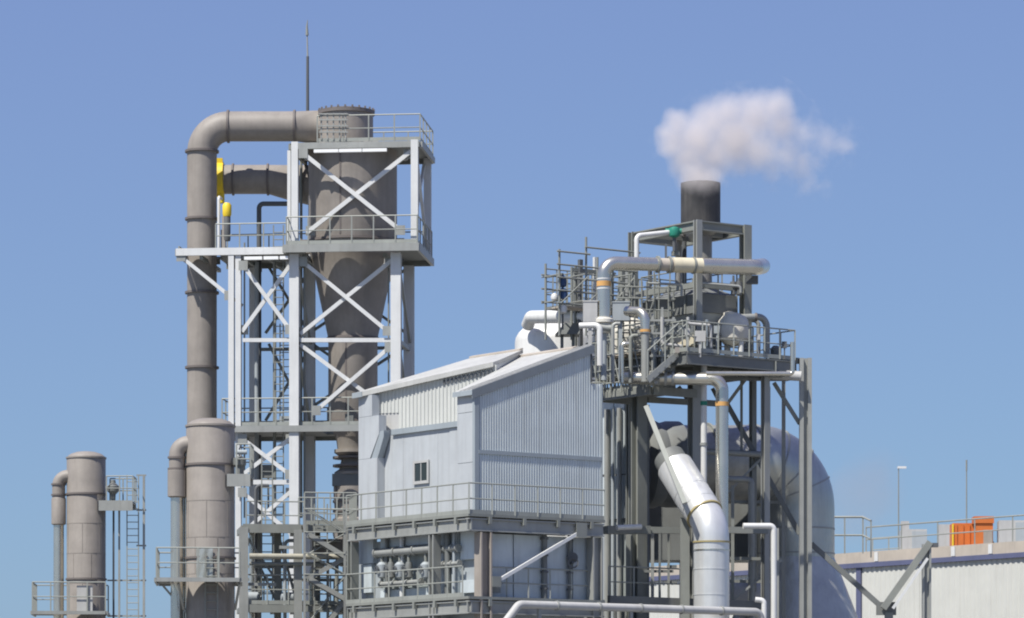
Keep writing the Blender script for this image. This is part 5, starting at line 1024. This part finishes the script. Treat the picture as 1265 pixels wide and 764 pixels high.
p = lambda px, py: P(px, py, 138.35)
def can(px, y0, y1, r_, m, name='actuator'):
    a = p(px, y0); b = p(px, y1); part(bv, name, B().lathe(a.x, a.y, [(r_*.6, b.z), (r_, b.z+.05), (r_*1.1, (a.z+b.z)/2), (r_*.9, a.z-.05), (r_*.5, a.z)], 16), M[m])
can(694.5, 341, 355, .16, 'blue'); can(695.5, 356.5, 371, .165, 'blue'); can(695, 375, 388, .16, 'whitepipe', 'body')
a = p(685, 367); part(bv, 'ball', B().lathe(a.x, a.y, [(.03, a.z-.15), (.13, a.z-.10), (.15, a.z), (.11, a.z+.1), (.03, a.z+.14)], 16), M['whitepipe'])
part(bv, 'stem', B().tube([p(695, 388) - ZU*.6, p(695, 338)], .04, 8), M['dark']); part(bv, 'arm', B().tube([p(685, 370), p(695, 372)], .035, 8), M['galv'])
# ================================================================== RIGHT-HAND BUILDING
Q = Frame(1059, 170, -54)
ru = lambda px, v=0: Q.u(px, v); ZW = zat(702, 170); FH = .50
uE = ru(1265) + 7; rb = thing('ribbed_building', 'long pale ribbed metal building with beige roof edge at the right', 'building', Q.pt(5, 6, 0))
part(rb, 'core', B().box(Q, -40, uE, .05, 14, 0, ZW), M['wallr'])
for a, c in ((-40, 0), (.34, ru(1140)-.2), (ru(1140)-.19, uE)): 
    part(rb, 'ribbed_wall', B().corrugated(Vector(Q.pt(a, 0, 0)), Vector(Q.pt(c, 0, 0)), -Q.Y, lambda t: .01, lambda t: ZW-.005, .34, .03), M['wallr'])
part(rb, 'corner_trim', B().box(Q, .0, .33, -.08, .045, 0, ZW-.004), M['navy'])
part(rb, 'eave_trim', B().box(Q, -40, uE, -.16, -.02, ZW, ZW+.22), M['navy'])
part(rb, 'fascia', B().box(Q, -40, uE, -.10, .3, ZW+.225, ZW+.225+FH), M['beige'])
part(rb, 'roof', B().box(Q, -40, uE, .305, 14, ZW+.003, ZW+FH*.7), M['roof'])
ZR = ZW + .225 + FH
for px in (1085, 1180, 1226): u = ru(px); part(rb, 'fascia_clip', B().box(Q, u-.12, u+.12, -.15, -.104, ZW+.25, ZR-.05), M['white'])
railing(rb, [Q.pt(ru(1070, .1), .1, ZR), Q.pt(uE-.5, .1, ZR)], 1.15, 2.3, M['rail'], r=.035, toe=False)
railing(rb, [Q.pt(ru(1078, 3.2), 3.2, ZR-.2), Q.pt(ru(1118, 3.2), 3.2, ZR-.2)], 1.1, 1.4, M['rail'], toe=False)
railing(rb, [P(1030, 684, 150), P(1043.5, 684, 150), P(1066, 684, 150), P(1076, 689, 149)], 1.5, 1.2, M['rail'], r=.045, toe=False)
# roof plant
def roof_box(name, lab, px0, px1, ytop, ybot, v, dpt, m, extra=None):
    u1q, u0q = Q.u(px1, v), Q.u(px0, v)
    c = Q.xy(u0q, v); Y = c.y; x0, x1 = (px0-CX)/F*Y, (px1-CX)/F*Y; b = B()
    zt = zat(ytop, Y); o = Vector((x0, Y, ZR-.35)); b.obox(o, Vector((x1-x0, .0, 0)), Vector((.1, dpt, 0)), ZU*(zt-o.z))
    return b, o, x1-x0, zt
b, o, wd, zt = roof_box('', '', 1113, 1145, 654, 0, 3.0, 1.6, 'unit'); b.obox(o + Vector((.06, .3, zt-o.z+.003)), Vector((.36, 0, 0)), Vector((0, .4, 0)), ZU*.40)
t = thing('roof_unit', 'grey roof ventilation unit with a small box on top left of the orange machine', 'roof unit', o)
part(t, 'casing', b, M['unit']); part(t, 'side_panel', B().obox(o + Vector((wd*.42, -.05, .1)), Vector((wd*.58, 0, 0)), Vector((0, .047, 0)), ZU*(zt-o.z-.2)), M['casing'])
for lab, px0, px1, yt, v in (('pale grey roof box just left of the orange machine', 1160, 1177, 648, 5.0), ('large grey roof unit at the right edge behind the rail', 1234, 1275, 643, 2.5)):
    b, o, wd, zt = roof_box('', lab, px0, px1, yt, 0, v, 1.4, 'unit')
    t = thing('roof_unit', lab, 'roof unit', o); part(t, 'casing', b, M['unit'])
    part(t, 'side_panel', B().obox(o + Vector((wd*.5, -.05, .1)), Vector((wd*.48, 0, 0)), Vector((0, .047, 0)), ZU*(zt-o.z-.2)), M['casing'] if px0 > 1200 else M['unit'])
om = thing('orange_machine', 'bright orange machine in two blocks standing on the ribbed building roof', 'machine', Q.pt(Q.u(1200, 2.2), 2.2, ZR-.3))
Ym = Q.xy(Q.u(1200, 2.2), 2.2).y; x = lambda px: (px-CX)/F*Ym; zm_ = lambda py: zat(py, Ym)
zb0 = ZR-.4
part(om, 'rear_block', B().obox(Vector((x(1178), Ym+.3, zb0)), Vector((x(1206)-x(1178), 0, 0)), Vector((0, 1.2, 0)), ZU*(zm_(646)-zb0)), M['orange'])
part(om, 'front_block', B().obox(Vector((x(1204), Ym-.5, zb0)), Vector((x(1225)-x(1204), 0, 0)), Vector((0, .78, 0)), ZU*(zm_(648)-zb0)), M['orange'])
part(om, 'cap', B().obox(Vector((x(1201.5), Ym-.56, zm_(647.5))), Vector((x(1226)-x(1201.5), 0, 0)), Vector((0, .9, 0)), ZU*(zm_(639)-zm_(647.5))), M['orange'])
part(om, 'side_grille', B().obox(Vector((x(1225)+.003, Ym-.45, zb0+.2)), Vector((.05, 0, 0)), Vector((0, .65, 0)), ZU*.5), M['dark'])
for i in range(3): part(om, 'stiffener', B().obox(Vector((x(1182+i*8), Ym+.25, zb0)), Vector((.05, 0, 0)), Vector((0, .047, 0)), ZU*(zm_(648)-zb0)), M['orange'])
part(om, 'yellow_edge', B().obox(Vector((x(1177), Ym+.24, zb0)), Vector((.07, 0, 0)), Vector((0, .055, 0)), ZU*(zm_(647)-zb0)), M['yellow'])
part(om, 'front_grille', B().obox(Vector((x(1213), Ym-.55, zb0+.12)), Vector((x(1224)-x(1213), 0, 0)), Vector((0, .047, 0)), ZU*(zm_(655)-zb0-.15)), M['brown'])
for px, py, lab, lamp in ((1110, 579, 'thin lamp pole with a short lamp head on the roof behind the grey unit', 1), (1194, 569, 'thin bare aerial mast on the roof behind the orange machine', 0)):
    v = 6.0; u = Q.u(px, v); c = Q.xy(u, v); zt = zat(py, c.y)
    t = thing('mast', lab, 'lamp pole' if lamp else 'mast', (c.x, c.y, ZR-.45))
    part(t, 'pole', B().tube([(c.x, c.y, ZR-.45), (c.x, c.y, zt)], .042, 10, r2=.025), M['galv2'])
    if lamp: part(t, 'lamp_head', B().obox(Vector((c.x-.05, c.y-.1, zt)), Vector((.42, 0, 0)), Vector((0, .2, 0)), Vector((0, 0, .10))), M['white'])
    else: part(t, 'tip', B().tube([(c.x, c.y, zt-.5), (c.x, c.y, zt+.02)], .04, 8), M['galv2'])
# ================================================================== STEAM
def plume(name, label, puffs, Y, dens, amp, col, soft, nscale=1.7, step=.35, vox=.16):
    k = Y/F; cs_ = [(P(px, py, Y + dy), r_*k, w_) for px, py, r_, dy, w_ in puffs]
    base = Vector((cs_[0][0].x, Y, min(c[0].z - c[1] for c in cs_)))
    me = bpy.data.meshes.new(name); bmm = bmesh.new()
    for c, r_, w_ in cs_:
        ret = bmesh.ops.create_icosphere(bmm, subdivisions=3, radius=r_*1.22, matrix=Matrix.Translation(c - base))
    bmm.to_mesh(me); bmm.free(); tmp = bpy.data.objects.new('tmp', me); COL.objects.link(tmp)
    md = tmp.modifiers.new('r', 'REMESH'); md.mode = 'VOXEL'; md.voxel_size = vox
    dg = bpy.context.evaluated_depsgraph_get(); me2 = bpy.data.meshes.new_from_object(tmp.evaluated_get(dg)); me2.name = name
    bpy.data.objects.remove(tmp)
    m = bpy.data.materials.new(name); m.use_nodes = True; n = m.node_tree.nodes; l = m.node_tree.links; n.clear()
    out = n.new('ShaderNodeOutputMaterial'); pv = n.new('ShaderNodeVolumePrincipled'); l.new(pv.outputs[0], out.inputs['Volume'])
    pv.inputs['Color'].default_value = (*col, 1); pv.inputs['Anisotropy'].default_value = 0.1
    tc = n.new('ShaderNodeTexCoord'); nz = n.new('ShaderNodeTexNoise'); nz.inputs['Scale'].default_value = nscale; nz.inputs['Detail'].default_value = 6; nz.inputs['Roughness'].default_value = .62
    l.new(tc.outputs['Object'], nz.inputs['Vector'])
    wp = n.new('ShaderNodeTexNoise'); wp.inputs['Scale'].default_value = 1.1; wp.inputs['Detail'].default_value = 2; l.new(tc.outputs['Object'], wp.inputs['Vector'])
    sb = n.new('ShaderNodeVectorMath'); sb.operation = 'SUBTRACT'; sb.inputs[1].default_value = (.5, .5, .5); l.new(wp.outputs['Color'], sb.inputs[0])
    ws = n.new('ShaderNodeVectorMath'); ws.operation = 'SCALE'; ws.inputs['Scale'].default_value = .55; l.new(sb.outputs[0], ws.inputs[0])
    ad = n.new('ShaderNodeVectorMath'); ad.operation = 'ADD'; l.new(tc.outputs['Object'], ad.inputs[0]); l.new(ws.outputs[0], ad.inputs[1])
    cur = None
    for c, r_, w_ in cs_:
        ds = n.new('ShaderNodeVectorMath'); ds.operation = 'DISTANCE'; ds.inputs[1].default_value = c - base; l.new(ad.outputs[0], ds.inputs[0])
        mr = n.new('ShaderNodeMapRange'); mr.inputs[1].default_value = 0; mr.inputs[2].default_value = r_*1.1; mr.inputs[3].default_value = w_; mr.inputs[4].default_value = 0; l.new(ds.outputs['Value'], mr.inputs[0])
        if cur is None: cur = mr.outputs[0]
        else:
            mm = n.new('ShaderNodeMath'); mm.operation = 'SMOOTH_MAX'; mm.inputs[2].default_value = .22; l.new(cur, mm.inputs[0]); l.new(mr.outputs[0], mm.inputs[1]); cur = mm.outputs[0]
    nm = n.new('ShaderNodeMath'); nm.operation = 'MULTIPLY_ADD'; nm.inputs[1].default_value = amp; nm.inputs[2].default_value = -amp*.5; l.new(nz.outputs[0], nm.inputs[0])
    sm = n.new('ShaderNodeMath'); l.new(cur, sm.inputs[0]); l.new(nm.outputs[0], sm.inputs[1])
    fr = n.new('ShaderNodeMapRange'); fr.inputs[1].default_value = .20; fr.inputs[2].default_value = .20+soft; fr.inputs[3].default_value = 0; fr.inputs[4].default_value = dens; l.new(sm.outputs[0], fr.inputs[0]); l.new(fr.outputs[0], pv.inputs['Density'])
    me2.materials.clear(); me2.materials.append(m)
    o = bpy.data.objects.new(name, me2); COL.objects.link(o); o.location = base; o['label'] = label; o['category'] = 'steam' if 'steam' in name else 'smoke'
    m.cycles.volume_step_rate = step
    return o
YP = Yc
plume('steam_plume', 'white steam cloud drifting right from the mouth of the dark chimney', [
    (866, 226, 24, -.70, 1.2), (857, 220, 22, -.80, 1.2), (876, 222, 20, -.75, 1.15), (830, 182, 22, -.2, 1.2), (822, 164, 18, 0, 1.15), (866, 240, 22, 0, 1.2), (860, 228, 27, 0, 1.3), (874, 226, 24, -.2, 1.25), (862, 214, 32, 0, 1.25), (850, 196, 33, 0, 1.15), (834, 172, 30, 0, 1.15), (838, 154, 25, .2, 1.1), (862, 172, 40, 0, 1.2), (878, 148, 36, .3, 1.1), (884, 192, 36, 0, 1.1),
    (898, 138, 33, 0, 1.1), (908, 172, 46, .2, 1.2), (932, 144, 38, .3, 1.15), (955, 134, 34, 0, 1.1), (938, 184, 40, 0, .9), (964, 155, 34, .2, .95), (915, 205, 26, 0, .65), (988, 166, 38, 0, .60), (994, 204, 36, .2, .54), (1016, 172, 34, 0, .52), (1042, 180, 30, 0, .50), (970, 192, 38, 0, .64), (956, 208, 28, 0, .54), (1000, 228, 26, 0, .46)],
    YP, 2.4, .62, (.94, .895, .88), 1.25, step=.3)
plume('smoke_wisp', 'faint brownish haze hanging low behind the right roof', [(1062, 618, 62, 0, 1), (1078, 590, 50, 1, .9), (1050, 640, 50, 0, .9), (1095, 612, 42, 1, .8)], 190, .13, .9, (.60, .50, .46), .9, nscale=.5, step=1.0, vox=.4)

# ------------------------------------------------------------------ repeats share a group
GROUPS = dict(vessel_platform='railed platforms round the taupe vessels', bracket_platform='small platforms high on the taupe vessels', overhead_pipe='elbowed overhead pipes', duct='taupe ducts of the cyclone',
    junction_box='small boxes on the white tower', lagged_pipe='level pipes across the rack', riser_pipe='vertical riser pipes', motor='small motors on the rack deck', valve_cluster='valves beside the vessel tops', manifold_pipe='manifold pipes under the building',
    vertical_duct='vertical pipes against the pale panels', cabinet='grey cabinets beside the banded pipe', dome_tank='domed tanks behind the roof', elbow_pipe='silver elbow pipes with orange bands', looped_pipe='pipe loops beside the white vessel', frame_pipe='square cornered pipes on the right frame',
    upright_pipe='upright pipes on the caged deck', deck_pipe='pipes slung under the upper deck', deck_equipment='small equipment on the upper deck', gauge_box='gauge boxes along the upper deck rail', small_pipe='small pipes round the plenum', roof_unit='grey units on the ribbed roof', mast='thin masts on the ribbed roof', scaffold='tubular scaffolds', drum='drums low in the plant')
for o in [x for x in SC.objects if x.parent is None and 'label' in x and 'group' not in x]:
    g_ = GROUPS.get(o.name.split('.')[0])
    if g_: o['group'] = g_
